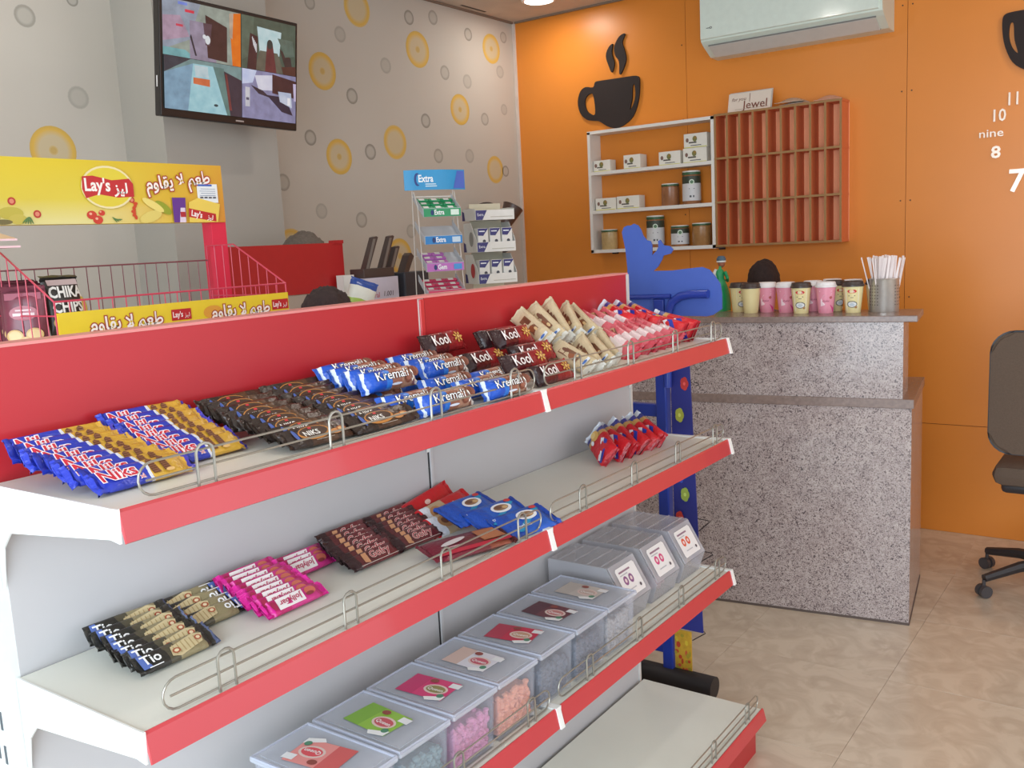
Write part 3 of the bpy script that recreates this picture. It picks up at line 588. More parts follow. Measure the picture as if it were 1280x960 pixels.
for (x, ca, cb, cc, sweets, lab, rz) in BX:
    t = empty('plastic_box', (x + 0.0725, 0.135, Z3), (0, 0, R_(random.uniform(-1, 1))), label='clear lidded plastic box of sweets with ' + lab, cat='plastic box', group='lidded sweet boxes on the lower shelf')
    bm = NB(); a, b, h = 0.067, 0.112, 0.122
    # hollow tub: outer and inner walls, tapered
    def ringv(k, z, off): return [bm.verts.new((sx * (k * a - off), sy * (k * b - off), z)) for sx, sy in ((-1, -1), (1, -1), (1, 1), (-1, 1))]
    r0 = ringv(0.95, 0.0, 0); r1 = ringv(1.0, h, 0); r2 = ringv(1.0, h, 0.002); r3 = ringv(0.95, 0.003, 0.002)
    for A, B in ((r0, r1), (r1, r2), (r2, r3)):
        for q in range(4): bm.faces.new((A[q], A[(q + 1) % 4], B[(q + 1) % 4], B[q]))
    bm.faces.new(r0); bm.faces.new(r3); link('tub', mesh(bm), PL, t)
    bm = NB(); box(bm, -0.073, -0.120, h, 0.073, 0.120, h + 0.010, 0.004); box(bm, -0.058, -0.104, h + 0.010, 0.058, 0.104, h + 0.0115)
    link('lid', mesh(bm), PL2, t)
    bm = NB(); tube(bm, [(-0.069, -0.116, h + 0.010), (0.069, -0.116, h + 0.010), (0.069, 0.116, h + 0.010), (-0.069, 0.116, h + 0.010)], 0.0035, closed=True); link('lid_rim', smooth_mesh(bm), mat('rim_milky', (206, 210, 228), 0.35, alpha=0.6), t)
    p = Print(); box_art(p, (ca, cb, cc), random); p.v = [(a_ * 1.3, b_ * 1.3, c_) for a_, b_, c_ in p.v]; p.build('label_card', t, PRINT, loc=(-0.002, 0.006, h + 0.0125), rot=(0, 0, R_(-90 + (180 if rz > 1 else 0) + random.uniform(-8, 8))))
    # heap of sweets, one countless mass
    bm = NB(); rnd = random.Random(int(x * 1000))
    for q in range(230):
        px, py, pz = rnd.uniform(-0.056, 0.056), rnd.uniform(-0.098, 0.098), rnd.uniform(0.012, 0.088)
        if q % 2: py = -0.099 + rnd.uniform(0, 0.004)
        n0 = len(bm.verts)
        bmesh.ops.create_icosphere(bm, subdivisions=1, radius=rnd.uniform(0.006, 0.009), matrix=Matrix.Translation((px, py, pz)) @ Matrix.Scale(rnd.uniform(0.6, 1.2), 4, (0, 0, 1)))
    box(bm, -0.056, -0.098, 0.006, 0.056, 0.098, 0.082)
    o = link('sweets', mesh(bm), mat('sweets_%d' % int(x * 100), sweets, 0.6, noise=0.35, scale=80), t, kind='stuff')
for k, (x0, cc, lab) in enumerate([(1.455, (140, 90, 140), 'purple dots on its label, leftmost of three'), (1.640, (214, 70, 130), 'pink hearts on its label, middle of three'), (1.820, (222, 90, 60), 'orange-red dots on its label, rightmost of three')]):
    t = empty('candy_bin', (x0, 0, Z3), label='clear candy bin with slanted front flap, ' + lab, cat='plastic bin', group='slanted candy bins')
    w = 0.150; H = 0.158
    bm = NB()
    prof = [(0.095, 0.0), (0.320, 0.0), (0.320, H), (0.130, H), (0.128, H - 0.003), (0.317, H - 0.003), (0.317, 0.003), (0.098, 0.003), (0.078, 0.060), (0.075, 0.058)]
    prism(bm, [(0.095, 0.0), (0.320, 0.0), (0.320, H), (0.133, H), (0.075, 0.060)], 'X', 0.0, 0.003); prism(bm, [(0.095, 0.0), (0.320, 0.0), (0.320, H), (0.133, H), (0.075, 0.060)], 'X', w - 0.003, w)
    box(bm, 0.003, 0.133, H - 0.003, w - 0.003, 0.320, H); box(bm, 0.003, 0.317, 0, w - 0.003, 0.320, H - 0.003); box(bm, 0.003, 0.097, 0, w - 0.003, 0.317, 0.003)
    prism(bm, [(0.094, 0), (0.097, 0), (0.078, 0.060), (0.075, 0.060)], 'X', 0.003, w - 0.003)
    link('bin_body', mesh(bm), mat('bin_plastic', (222, 220, 226), 0.2, alpha=0.34, scale=10), t)
    bm = NB()
    for q in range(4): tube(bm, [(0.0, 0.15 + q * 0.045, H + 0.001), (w, 0.15 + q * 0.045, H + 0.001)], 0.0025)
    link('lid_ribs', smooth_mesh(bm), mat('bin_rib', (206, 204, 208), 0.35, alpha=0.3), t)
    # flap on the slope
    ang = math.atan2(H - 0.060, 0.133 - 0.075)
    f = link('flap', None, parent=t, loc=(w / 2, 0.075, 0.060), rot=(ang, 0, 0)) if False else None
    bm = NB(); box(bm, -w / 2 + 0.004, 0.002, 0.0, w / 2 - 0.004, 0.112, 0.004, 0.0015)
    f = link('flap', mesh(bm), mat('flap_plastic', (216, 214, 220), 0.2, alpha=0.4), t, loc=(w / 2, 0.075, 0.060), rot=(ang, 0, 0))
    p = Print(); p.poly([(-0.048, 0.014), (0.048, 0.014), (0.052, 0.02), (0.052, 0.092), (0.046, 0.098), (-0.046, 0.098), (-0.052, 0.092), (-0.052, 0.02)], (240, 238, 238))
    for q in (-0.022, 0.006): p.ell(q, 0.058, 0.011, 0.013, cc); p.ell(q, 0.058, 0.005, 0.006, (240, 220, 220))
    p.rect(-0.04, 0.082, 0.02, 0.087, (150, 120, 140)); p.rect(-0.04, 0.074, 0.0, 0.077, (190, 190, 196)); p.ell(0.034, 0.03, 0.005, 0.005, (90, 80, 90)); p.rect(-0.03, 0.03, 0.01, 0.033, (190, 190, 196))
    p.build('sticker', f, PRINT, loc=(0, 0, 0.0045))
    bm = NB(); rnd = random.Random(k + 50)
    for q in range(90):
        bmesh.ops.create_icosphere(bm, subdivisions=1, radius=rnd.uniform(0.007, 0.010), matrix=Matrix.Translation((rnd.uniform(0.014, w - 0.014), rnd.uniform(0.115, 0.30), rnd.uniform(0.012, 0.07))))
    link('sweets', mesh(bm), mat('sweets_bin%d' % k, [(190, 186, 192), (206, 170, 180), (176, 170, 168)][k], 0.6, noise=0.3, scale=80), t, kind='stuff')

# ------------------------------------------------------------------ granite counter
def granite():
    m = bpy.data.materials.new('pink_grey_granite'); m.use_nodes = True; nt = m.node_tree; b = nt.nodes['Principled BSDF']
    tc = nt.nodes.new('ShaderNodeTexCoord')
    def nz(sc, det, dist=0):
        n = nt.nodes.new('ShaderNodeTexNoise'); n.inputs['Scale'].default_value = sc; n.inputs['Detail'].default_value = det; n.inputs['Distortion'].default_value = dist
        nt.links.new(tc.outputs['Object'], n.inputs['Vector']); return n
    n1 = nz(95, 4, 2.2); n2 = nz(18, 4)
    cr = nt.nodes.new('ShaderNodeValToRGB'); e = cr.color_ramp.elements
    e[0].position = 0.36; e[0].color = lin((86, 76, 78)); e[1].position = 0.485; e[1].color = lin((172, 157, 153))
    x = e.new(0.42); x.color = lin((134, 117, 116)); x = e.new(0.62); x.color = lin((190, 176, 172))
    nt.links.new(n1.outputs['Fac'], cr.inputs[0])
    mx = nt.nodes.new('ShaderNodeMix'); mx.data_type = 'RGBA'; mx.blend_type = 'MULTIPLY'; mx.inputs[0].default_value = 0.35
    c2 = nt.nodes.new('ShaderNodeValToRGB'); c2.color_ramp.elements[0].position = 0.35; c2.color_ramp.elements[0].color = (0.62, 0.58, 0.6, 1); c2.color_ramp.elements[1].position = 0.6
    nt.links.new(n2.outputs['Fac'], c2.inputs[0]); nt.links.new(cr.outputs[0], mx.inputs[6]); nt.links.new(c2.outputs[0], mx.inputs[7])
    nt.links.new(mx.outputs[2], b.inputs['Base Color']); b.inputs['Roughness'].default_value = 0.16
    return m
GN = granite(); GN2 = mat('granite_edge', (132, 112, 104), 0.25, noise=0.35, scale=70)
ct = empty('service_counter', (3.222, -0.254, 0), (0, 0, math.atan2(-0.990, 0.143)), label='two-level pink-grey granite service counter before the orange wall', cat='counter')
bx('base_slab', -1.30, 0.0, 0.0, 0.0, 0.6, 0.906, GN, ct)
bx('ledge', -1.31, -0.006, 0.906, 0.008, 0.60, 0.943, GN2, ct, bev=0.002)
bx('upper_slab', -1.30, 0.0, 0.943, -0.034, 0.24, 1.2515, GN, ct)
bx('top_slab', -1.31, -0.012, 1.2515, 0.018, 0.30, 1.277, GN2, ct, bev=0.003)
bx('toe_line', -1.30, -0.002, 0.0, 0.002, 0.6, 0.01, mat('toe_dark', (90, 76, 70), 0.6), ct)
CZ = 1.277
# coffee cups along the counter
def cup(kindc, loc, rot, label):
    t = empty('coffee_cup', loc, (0, 0, rot), label=label, cat='cup', group='yellow coffee cups' if kindc == 'y' else 'pink coffee cups')
    base = (232, 216, 160) if kindc == 'y' else (232, 150, 170)
    bm = NB(); lathe(bm, [(0, 0), (0.030, 0), (0.0305, 0.004), (0.0415, 0.112), (0, 0.112)], 28); link('cup_body', smooth_mesh(bm), mat('cup_' + kindc, base, 0.35, noise=0.03), t)
    lidc = mat('lid_brown', (66, 52, 48), 0.35) if kindc == 'y' else mat('lid_white', (232, 226, 226), 0.35)
    bm = NB(); lathe(bm, [(0.0405, 0.108), (0.045, 0.109), (0.045, 0.115), (0.042, 0.117), (0.039, 0.129), (0.036, 0.131), (0.032, 0.128), (0, 0.128)], 28); link('lid', smooth_mesh(bm), lidc, t)
    # wrap-around print facing local -Y
    p = Print()
    if kindc == 'y':
        p.rect(-0.030, 0.010, 0.022, 0.104, (240, 236, 222)); p.ell(-0.004, 0.090, 0.017, 0.008, (206, 50, 44)); p.text('Café', -0.004, 0.089, 0.011, (250, 240, 236)); p.rect(-0.018, 0.070, 0.008, 0.073, (90, 80, 76)); p.rect(-0.010, 0.063, 0.002, 0.065, (90, 80, 76))
        p.ell(-0.004, 0.036, 0.021, 0.014, (60, 66, 80)); p.ell(-0.004, 0.036, 0.018, 0.011, (226, 226, 226)); p.ell(-0.004, 0.035, 0.010, 0.006, (190, 200, 206)); p.ell(0.012, 0.024, 0.006, 0.005, (176, 130, 80))
    else:
        p.rect(-0.034, 0.088, 0.030, 0.098, (206, 90, 90)); p.rect(-0.028, 0.0915, 0.018, 0.0945, (246, 226, 220)); p.poly([(-0.034, 0.004), (0.034, 0.004), (0.034, 0.022), (0.016, 0.036), (-0.006, 0.030), (-0.034, 0.016)], (214, 50, 130))
        p.poly([(-0.026, 0.030), (-0.010, 0.034), (0.012, 0.066), (0.020, 0.084), (-0.010, 0.078), (-0.024, 0.060)], (244, 214, 220)); p.ell(0.016, 0.066, 0.006, 0.006, (186, 90, 90)); p.text('shake', -0.004, 0.052, 0.013, (160, 60, 90), shear=0.3)
    me = p.mesh()
    for v in me.vertices:
        z = v.co.y; r = 0.0305 + (0.0415 - 0.0305) * (z - 0.004) / 0.108 + 0.0002 + v.co.z * 1.0; a_ = v.co.x / 0.036
        v.co = (r * math.sin(a_), -r * math.cos(a_), z)
    link('printed_artwork', me, PRINT, t); return t
def face(x, y): return math.atan2(y + 1.10, x + 0.64) - PI / 2
for (kc, x, y, lab, tw) in [
    ('y', 3.375, 0.517, 'leftmost yellow coffee cup beside the green figurine', 0.5), ('y', 3.315, 0.440, 'yellow coffee cup turned to its plain side, front left', 2.3),
    ('p', 3.360, 0.383, 'pink coffee cup, left of the pair side by side', -0.1), ('p', 3.345, 0.293, 'pink coffee cup, right of the pair side by side', 0.1),
    ('y', 3.306, 0.214, 'yellow coffee cup between two groups of pink cups', 0.0), ('p', 3.420, 0.200, 'pink coffee cup half hidden behind the middle yellow cup', 0.2),
    ('p', 3.323, 0.115, 'single pink coffee cup at the front, standing alone', 0.1), ('y', 3.425, 0.108, 'yellow coffee cup behind the lone pink cup', 0.8),
    ('p', 3.470, 0.045, 'rear pink coffee cup seen between two yellow ones', -0.3), ('y', 3.348, 0.010, 'yellow coffee cup in front, nearest the straw holder', 0.0), ('y', 3.465, -0.052, 'yellow coffee cup behind, half hidden by its front neighbour', 0.6),
    ('p', 3.530, 0.150, 'rearmost pink coffee cup, only its white lid showing', 0.3)]:
    cup(kc, (x, y, CZ), face(x, y) + tw, lab)
# straw holder
sh = empty('straw_holder', (3.405, -0.100, CZ), label='perforated stainless steel cylinder holding straws on the counter', cat='straw holder')
bm = NB(); lathe(bm, [(0, 0), (0.057, 0), (0.058, 0.003), (0.058, 0.132), (0.060, 0.135), (0.058, 0.137), (0.055, 0.135), (0.055, 0.004), (0, 0.004)], 40); link('cylinder', smooth_mesh(bm), mat('brushed_steel', (206, 202, 196), 0.32, metal=0.7, noise=0.1, scale=60), sh)
bm = NB()
for a in range(30):
    for zz in range(7):
        if (a // 5) % 2 == 0:
            an = a * 2 * PI / 30; m_ = Matrix.Translation((0.0583 * math.cos(an), 0.0583 * math.sin(an), 0.03 + zz * 0.013)) @ Matrix.Rotation(an, 4, 'Z') @ Matrix.Rotation(PI / 2, 4, 'Y')
            bmesh.ops.create_circle(bm, cap_ends=True, radius=0.0024, segments=8, matrix=m_)
link('perforations', mesh(bm), mat('hole_dark', (70, 64, 60), 0.8), sh, kind='stuff')
bm0 = NB(); box(bm0, -0.0046, -0.002, 0, 0.0046, 0.002, 0.215, 0.0008); sme = mesh(bm0); sme.materials.append(mat('paper_sleeve', (238, 226, 224), 0.7))
rnd = random.Random(3)
for k in range(58):
    a = rnd.uniform(0, 2 * PI); r = 0.044 * math.sqrt(rnd.random()); lx, ly = r * math.cos(a), r * math.sin(a)
    o = link('straw', sme, None, loc=(3.405 + lx, -0.100 + ly, CZ + 0.006 + rnd.uniform(0, 0.012)), rot=(-ly * 4.2 + rnd.uniform(-.09, .09), lx * 4.2 + rnd.uniform(-.09, .09), rnd.uniform(0, 3)))
    tag(o, 'white paper-wrapped straw standing in the steel holder', 'straw', 'wrapped straws')

# figurine
fg = empty('figurine', (3.42, 0.620, CZ), (0, 0, face(3.42, 0.62) + 0.9), label='small woman figurine in green dress and white shawl on counter corner', cat='figurine')
bm = NB(); lathe(bm, [(0, 0), (0.050, 0), (0.046, 0.03), (0.038, 0.07), (0.034, 0.10), (0.026, 0.13), (0.020, 0.15), (0.024, 0.17), (0.020, 0.185), (0.008, 0.195), (0.0075, 0.205), (0, 0.205)], 20)
for v in bm.verts: v.co.x *= 0.95; v.co.y *= 0.7; v.co.x += 0.010 * math.sin(v.co.z * 26)
link('dress', smooth_mesh(bm), mat('green_satin', (20, 140, 84), 0.35, noise=0.15, scale=25), fg)
bm = NB(); bmesh.ops.create_uvsphere(bm, u_segments=14, v_segments=10, radius=0.017, matrix=Matrix.Translation((0.002, 0, 0.218)) @ Matrix.Scale(1.2, 4, (0, 0, 1)))
bmesh.ops.create_cone(bm, segments=6, radius1=0.003, radius2=0.0005, depth=0.008, cap_ends=True, matrix=Matrix.Translation((0.021, 0, 0.218)) @ Matrix.Rotation(PI / 2, 4, 'Y'))
link('head', smooth_mesh(bm), mat('figurine_skin', (150, 90, 66), 0.6), fg)
bm = NB(); lathe(bm, [(0.0185, 0.224), (0.021, 0.230), (0.021, 0.240), (0.014, 0.250), (0, 0.252)], 16); link('cap', smooth_mesh(bm), mat('cap_blue', (70, 92, 110), 0.6), fg)
bm = NB(); lathe(bm, [(0.0192, 0.222), (0.0215, 0.224), (0.0215, 0.229), (0.0192, 0.231)], 16); link('headband', smooth_mesh(bm), mat('white_cloth', (214, 214, 210), 0.7), fg)
bm = NB(); tube(bm, [(-0.012, 0.016, 0.190), (-0.020, 0.024, 0.165), (-0.028, 0.022, 0.13), (-0.020, 0.014, 0.10)], [0.010, 0.013, 0.012, 0.006], 8); link('shawl', smooth_mesh(bm), mat('white_cloth', (214, 214, 210), 0.7), fg)
bm = NB(); tube(bm, [(0.0, -0.020, 0.180), (0.010, -0.026, 0.150), (0.032, -0.010, 0.135), (0.036, 0.004, 0.14)], [0.008, 0.0075, 0.006, 0.005], 8); link('arm', smooth_mesh(bm), mat('green_satin', (20, 140, 84), 0.35), fg)

# ------------------------------------------------------------------ blue snack stand beyond the shelving
BL = mat('blue_board', (64, 92, 176), 0.5, noise=0.03); BP = mat('blue_enamel', (36, 58, 150), 0.3, noise=0.04)
st = empty('snack_stand', (2.25, 0.32, 0), label='tall blue snack display stand with figure-shaped header and side hooks', cat='display stand')
sil = [(0.466, 1.366), (0.465, 1.527), (0.47, 1.591), (0.478, 1.63), (0.482, 1.652), (0.474, 1.669), (0.46, 1.674), (0.447, 1.673), (0.435, 1.679), (0.419, 1.672), (0.409, 1.657), (0.401, 1.636), (0.387, 1.62), (0.373, 1.617), (0.368, 1.602), (0.369, 1.569), (0.35, 1.585), (0.344, 1.597), (0.345, 1.616), (0.337, 1.62), (0.331, 1.611), (0.324, 1.601), (0.303, 1.598), (0.29, 1.587), (0.299, 1.573), (0.327, 1.567), (0.332, 1.555), (0.347, 1.532), (0.366, 1.516), (0.296, 1.516), (0.241, 1.521), (0.187, 1.525), (0.161, 1.515), (0.14, 1.49), (0.125, 1.469), (0.12, 1.436), (0.12, 1.387), (0.151, 1.367), (0.173, 1.362)]
def so(bm, name, m, **k): o = link(name, smooth_mesh(bm) if k.pop('sm', False) else mesh(bm), m, st); return o
def rel(pts): return [(p[0] - 2.25, p[1] - 0.32, p[2]) for p in pts]
board('header_board', sil, [], 0.006, BL, st, 0.32, 0.0)
bm = NB(); tube(bm, rel([(2.235, 0.49, 1.427), (2.235, 0.30, 1.430)]), 0.008, 8); tube(bm, rel([(2.225, 0.16, 1.437), (2.225, 0.22, 1.437), (2.225, 0.262, 1.430), (2.225, 0.292, 1.410), (2.225, 0.308, 1.37), (2.225, 0.312, 1.20), (2.225, 0.315, 1.12)]), 0.014, 12); so(bm, 'bent_tube', BP, sm=True)
bm = NB(); box(bm, -0.02, 0.005, 0.06, 0.02, 0.045, 1.42, 0.004); box(bm, -0.02, 0.165, 0.06, 0.02, 0.20, 1.42, 0.004); so(bm, 'post', BP)
for zz in (1.01, 0.56, 0.14):
    bm = NB(); box(bm, -0.012, 0.045, zz, 0.012, 0.165, zz + 0.045, 0.003); so(bm, 'crossbar', BP)
bm = NB(); prism(bm, [(-0.004 + 0.0, 0.24), (-0.105, 0.24), (-0.075, 1.20), (-0.004, 1.20)], 'X', 0.002, 0.006); sp_ = so(bm, 'side_panel', mat('navy_panel', (44, 50, 130), 0.45))
p = Print()
for (yy, zz, c1, r1) in [(0.055, 1.13, (196, 60, 56), 0.016), (0.035, 1.02, (170, 176, 70), 0.018), (0.05, 0.90, (196, 80, 50), 0.014), (0.035, 0.80, (60, 90, 190), 0.012), (0.05, 0.74, (160, 180, 80), 0.018), (0.028, 0.655, (196, 60, 50), 0.016), (0.05, 0.50, (206, 160, 60), 0.016), (0.035, 0.4, (196, 60, 56), 0.016)]:
    for q in range(5): p.ell(yy + 0.006 * math.cos(q * 1.256), zz + 0.010 * math.sin(q * 1.256), r1 * 0.6, r1 * 0.9, c1, n=10)
    p.ell(yy, zz, r1 * 0.3, r1 * 0.4, tuple(min(255, c + 40) for c in c1), n=8)
p.build('fruit_print', sp_, PRINT, loc=(0.0015, 0, 0), rot=(R_(90), 0, R_(-90)))
bm = NB(); box(bm, 0.0, -0.060, 0.045, 0.004, 0.008, 0.235); lp = so(bm, 'lower_poster', mat('poster_yellow', (206, 160, 50), 0.45, noise=0.3, scale=60))
p = Print(); rnd = random.Random(9)
for q in range(26): p.ell(rnd.uniform(-0.004, 0.056), rnd.uniform(0.055, 0.225), rnd.uniform(0.004, 0.009), rnd.uniform(0.006, 0.012), rnd.choice([(196, 70, 40), (220, 190, 60), (170, 150, 50), (206, 90, 60)]), n=9)
p.build('poster_print', lp, PRINT, loc=(-0.0005, 0, 0), rot=(R_(90), 0, R_(-90)))
for (zz, l_) in [(1.135, 0.012), (0.905, 0.03), (0.655, 0.04), (0.54, 0.05), (0.245, 0.05)]:
    bm = NB(); y0 = -0.088 if zz > 0.5 else -0.055
    tube(bm, [(0.01, y0, zz), (0.01, y0 - l_, zz - 0.002), (0.012, y0 - l_ - 0.004, zz - 0.008), (0.012, y0 - 0.004, zz - 0.045 if l_ > 0.03 else zz - 0.012)], 0.0018, 6); so(bm, 'hook', mat('dark_wire', (60, 54, 56), 0.4, metal=0.6), sm=True)
bm = NB(); tube(bm, [(-0.01, -0.15, 0.05), (-0.01, 0.20, 0.05)], 0.040, 20); so(bm, 'roller_base', mat('black_rubber', (42, 38, 40), 0.5), sm=True)

# ------------------------------------------------------------------ wall things on the orange wall
def flat_on_orange(pts, hole=None): return [(y, z) for y, z in pts]
BK = mat('dark_brown_board', (36, 24, 22), 0.75, noise=0.05)
def cup_sign(cup_pts, holes, steams, label):
    t = empty('coffee_cup_sign', (XO, sum(p[0] for p in cup_pts) / len(cup_pts), 2.3), label=label, cat='wall sign', group=None)
    oy = t.location.y; oz = 2.3
    return t, oy, oz
def spline(pts, n=4):
    out = []; N = len(pts)
    for i in range(N):
        p0, p1, p2, p3 = (Vector(pts[(i + k) % N]).to_2d() for k in (-1, 0, 1, 2))
        for k in range(n):
            t = k / n; out.append(tuple(0.5 * ((2 * p1) + (-p0 + p2) * t + (2 * p0 - 5 * p1 + 4 * p2 - p3) * t * t + (-p0 + 3 * p1 - 3 * p2 + p3) * t ** 3)))
    return out
cup_body = [(1.905, 2.590), (1.87, 2.594), (1.809, 2.593), (1.72, 2.592), (1.640, 2.591), (1.608, 2.584), (1.598, 2.560), (1.600, 2.50), (1.613, 2.433), (1.646, 2.36), (1.70, 2.318), (1.766, 2.299), (1.83, 2.318), (1.884, 2.353), (1.93, 2.362), (1.975, 2.374), (2.020, 2.42), (2.034, 2.49), (2.012, 2.55), (1.973, 2.570), (1.92, 2.562)]
hole1 = [(1.921, 2.515), (1.953, 2.523), (1.980, 2.497), (1.979, 2.450), (1.957, 2.412), (1.912, 2.401)]
hole2 = [(1.646, 2.533), (1.632, 2.537), (1.628, 2.481), (1.642, 2.429), (1.668, 2.397), (1.652, 2.46)]
st1 = [(1.686, 2.842), (1.727, 2.831), (1.76, 2.783), (1.758, 2.729), (1.733, 2.687), (1.732, 2.613), (1.707, 2.637), (1.684, 2.695), (1.694, 2.75), (1.707, 2.797)]
st2 = [(1.774, 2.797), (1.806, 2.775), (1.822, 2.731), (1.806, 2.675), (1.784, 2.631), (1.765, 2.684), (1.781, 2.74)]
t = empty('coffee_cup_sign', (XO, 1.80, 2.3), label='dark brown steaming coffee cup cut-out above the white wall shelf', cat='wall sign')
board('cup_board', spline(cup_body, 3), [spline(hole1), spline(hole2)], 0.012, BK, t, 1.80, 2.3)
board('steam_board', spline(st1), [], 0.012, BK, t, 1.80, 2.3); board('steam_board', spline(st2), [], 0.012, BK, t, 1.80, 2.3)
dy = -0.435 - 1.905 + 0.0; 
def sh_(pts): return [(y - 1.948, z + 0.006) for y, z in pts]
def mir(pts): return [(-0.346 - (1.598 - 0) + (-(y - 1.598)) * 0 + y - 0.0, z) for y, z in pts]
# second sign is mirrored: its highlight side faces left
c2 = [(-(y - 1.598) - 0.346, z + 0.008) for y, z in cup_body]; h2 = [(-(y - 1.598) - 0.346, z + 0.010) for y, z in hole2]; h1 = [(-(y - 1.598) - 0.346, z + 0.008) for y, z in hole1]
s2 = [(-(y - 1.598) - 0.346, z) for y, z in st1]; s3 = [(-(y - 1.598) - 0.346, z) for y, z in st2]
t = empty('coffee_cup_sign', (XO, -0.55, 2.3), label='dark brown coffee cup cut-out cropped at the right edge above the numerals', cat='wall sign')
board('cup_board', spline(c2, 3), [spline(h1), spline(h2)], 0.012, BK, t, -0.55, 2.3)
board('steam_board', spline(s2), [], 0.012, BK, t, -0.55, 2.3); board('steam_board', spline(s3), [], 0.012, BK, t, -0.55, 2.3)
# stick-on clock
ck = empty('wall_clock', (XO, -0.62, 2.03), label='stick-on wall clock numerals in silver below the right cup sign', cat='clock')
NUM = mat('mirror_numeral', (226, 206, 188), 0.3, metal=0.5, noise=0.05)
def numeral(body, y, z, size, off=0.0012, sx=1.0):
    vs, fs = text_mesh(body, size, off); bm = NB(); bv = [bm.verts.new((x * sx, yy, 0)) for x, yy, _ in vs]
    for f in fs:
        try: bm.faces.new([bv[i] for i in f])
        except Exception: pass
    r = bmesh.ops.extrude_face_region(bm, geom=bm.faces[:]); bmesh.ops.translate(bm, verts=[v for v in r['geom'] if isinstance(v, bmesh.types.BMVert)], vec=(0, 0, 0.003))
    return link('numeral', mesh(bm), NUM, ck, loc=(-0.002, y + 0.62, z - 2.03), rot=(R_(90), 0, R_(-90)))
numeral('11', -0.401, 2.197, 0.085, 0.001, 0.8); numeral('10', -0.338, 2.126, 0.082, 0.001, 0.85); numeral('nine', -0.308, 2.046, 0.055, 0.0004, 1.2); numeral('8', -0.331, 1.952, 0.080, 0.002, 1.1); numeral('7', -0.425, 1.806, 0.15, 0.003)
numeral('12', -0.56, 2.25, 0.10); numeral('6', -0.60, 1.76, 0.12); numeral('5', -0.76, 1.80, 0.1); numeral('4', -0.86, 1.92, 0.09); numeral('3', -0.9, 2.04, 0.09); numeral('2', -0.86, 2.14, 0.08); numeral('1', -0.76, 2.22, 0.09)
bm = NB(); lathe(bm, [(0, 0.0), (0.03, 0.0), (0.03, 0.012), (0, 0.016)], 20); link('hub', smooth_mesh(bm), NUM, ck, loc=(0, 0, 0), rot=(0, R_(-90), 0))
# air conditioner
ac = empty('air_conditioner', (XO, 0.63, 2.6), label='white split air conditioner high on the orange wall', cat='air conditioner')
ACW = mat('ac_white', (214, 226, 214), 0.3, noise=0.02, scale=5)
prof = [(0.0, 0.0), (-0.10, 0.004), (-0.195, 0.050), (-0.225, 0.070), (-0.232, 0.10), (-0.228, 0.30), (-0.20, 0.335), (0.0, 0.34)]
bm = NB()
def PXZ(bm, pts, y0, y1):
    v0 = [bm.verts.new((x, y0, z)) for x, z in pts]; v1 = [bm.verts.new((x, y1, z)) for x, z in pts]; n = len(pts)
    bm.faces.new(v0); bm.faces.new(v1[::-1])
    for i in range(n): bm.faces.new((v0[i], v0[(i + 1) % n], v1[(i + 1) % n], v1[i]))
PXZ(bm, prof, -0.480, 0.475); link('housing', mesh(bm), ACW, ac)
bm = NB(); PXZ(bm, [(-0.2265, 0.078), (-0.238, 0.082), (-0.238, 0.30), (-0.232, 0.305)], -0.462, 0.472); link('front_panel', mesh(bm), mat('ac_panel', (222, 234, 224), 0.15, coat=0.5), ac)
bm = NB(); PXZ(bm, [(-0.108, 0.004), (-0.109, -0.001), (-0.198, 0.044), (-0.197, 0.050)], -0.44, 0.44); link('louver', mesh(bm), mat('ac_louver', (206, 206, 200), 0.4), ac)
bm = NB(); box(bm, -0.110, -0.442, 0.0, -0.106, 0.442, 0.006); box(bm, -0.203, -0.442, 0.046, -0.197, 0.442, 0.052); link('louver_gap', mesh(bm), mat('gap_grey', (120, 116, 112), 0.7), ac)
p = Print(); p.rect(-0.012, -0.002, 0.010, 0.0015, (70, 70, 70)); p.ell(0.014, 0.0, 0.007, 0.006, (70, 70, 70)); p.ell(0.014, 0.0, 0.004, 0.0035, (214, 220, 214)); p.build('badge', ac, PRINT, loc=(-0.2385, 0.425, 0.135), rot=(R_(90), 0, R_(-90)))
# white wall shelf
ws = empty('wall_shelf', (XO, 1.49, 1.5), label='white painted open wall shelf holding small boxes and jars', cat='wall shelf')
WS = mat('white_melamine', (226, 222, 216), 0.45, noise=0.02)
def wsb(name, y0, z0, y1, z1): return bx(name, -0.13, y0 - 1.49, z0 - 1.5, -0.0015, y1 - 1.49, z1 - 1.5, WS, ws)
wsb('side_board', 1.889, 1.548, 1.908, 2.278); wsb('side_board', 1.081, 1.548, 1.100, 2.283); wsb('top_board', 1.081, 2.266, 1.908, 2.284); wsb('bottom_board', 1.081, 1.546, 1.908, 1.566)
wsb('shelf_board', 1.100, 2.020, 1.889, 2.040); wsb('shelf_board', 1.100, 1.786, 1.889, 1.806)
for yy in (1.80, 1.09):
    for zz in (1.536, 2.284): bx('mount_bracket', -0.03, yy - 1.505, zz - 1.5, -0.002, yy - 1.475, zz - 1.49, DK, ws)
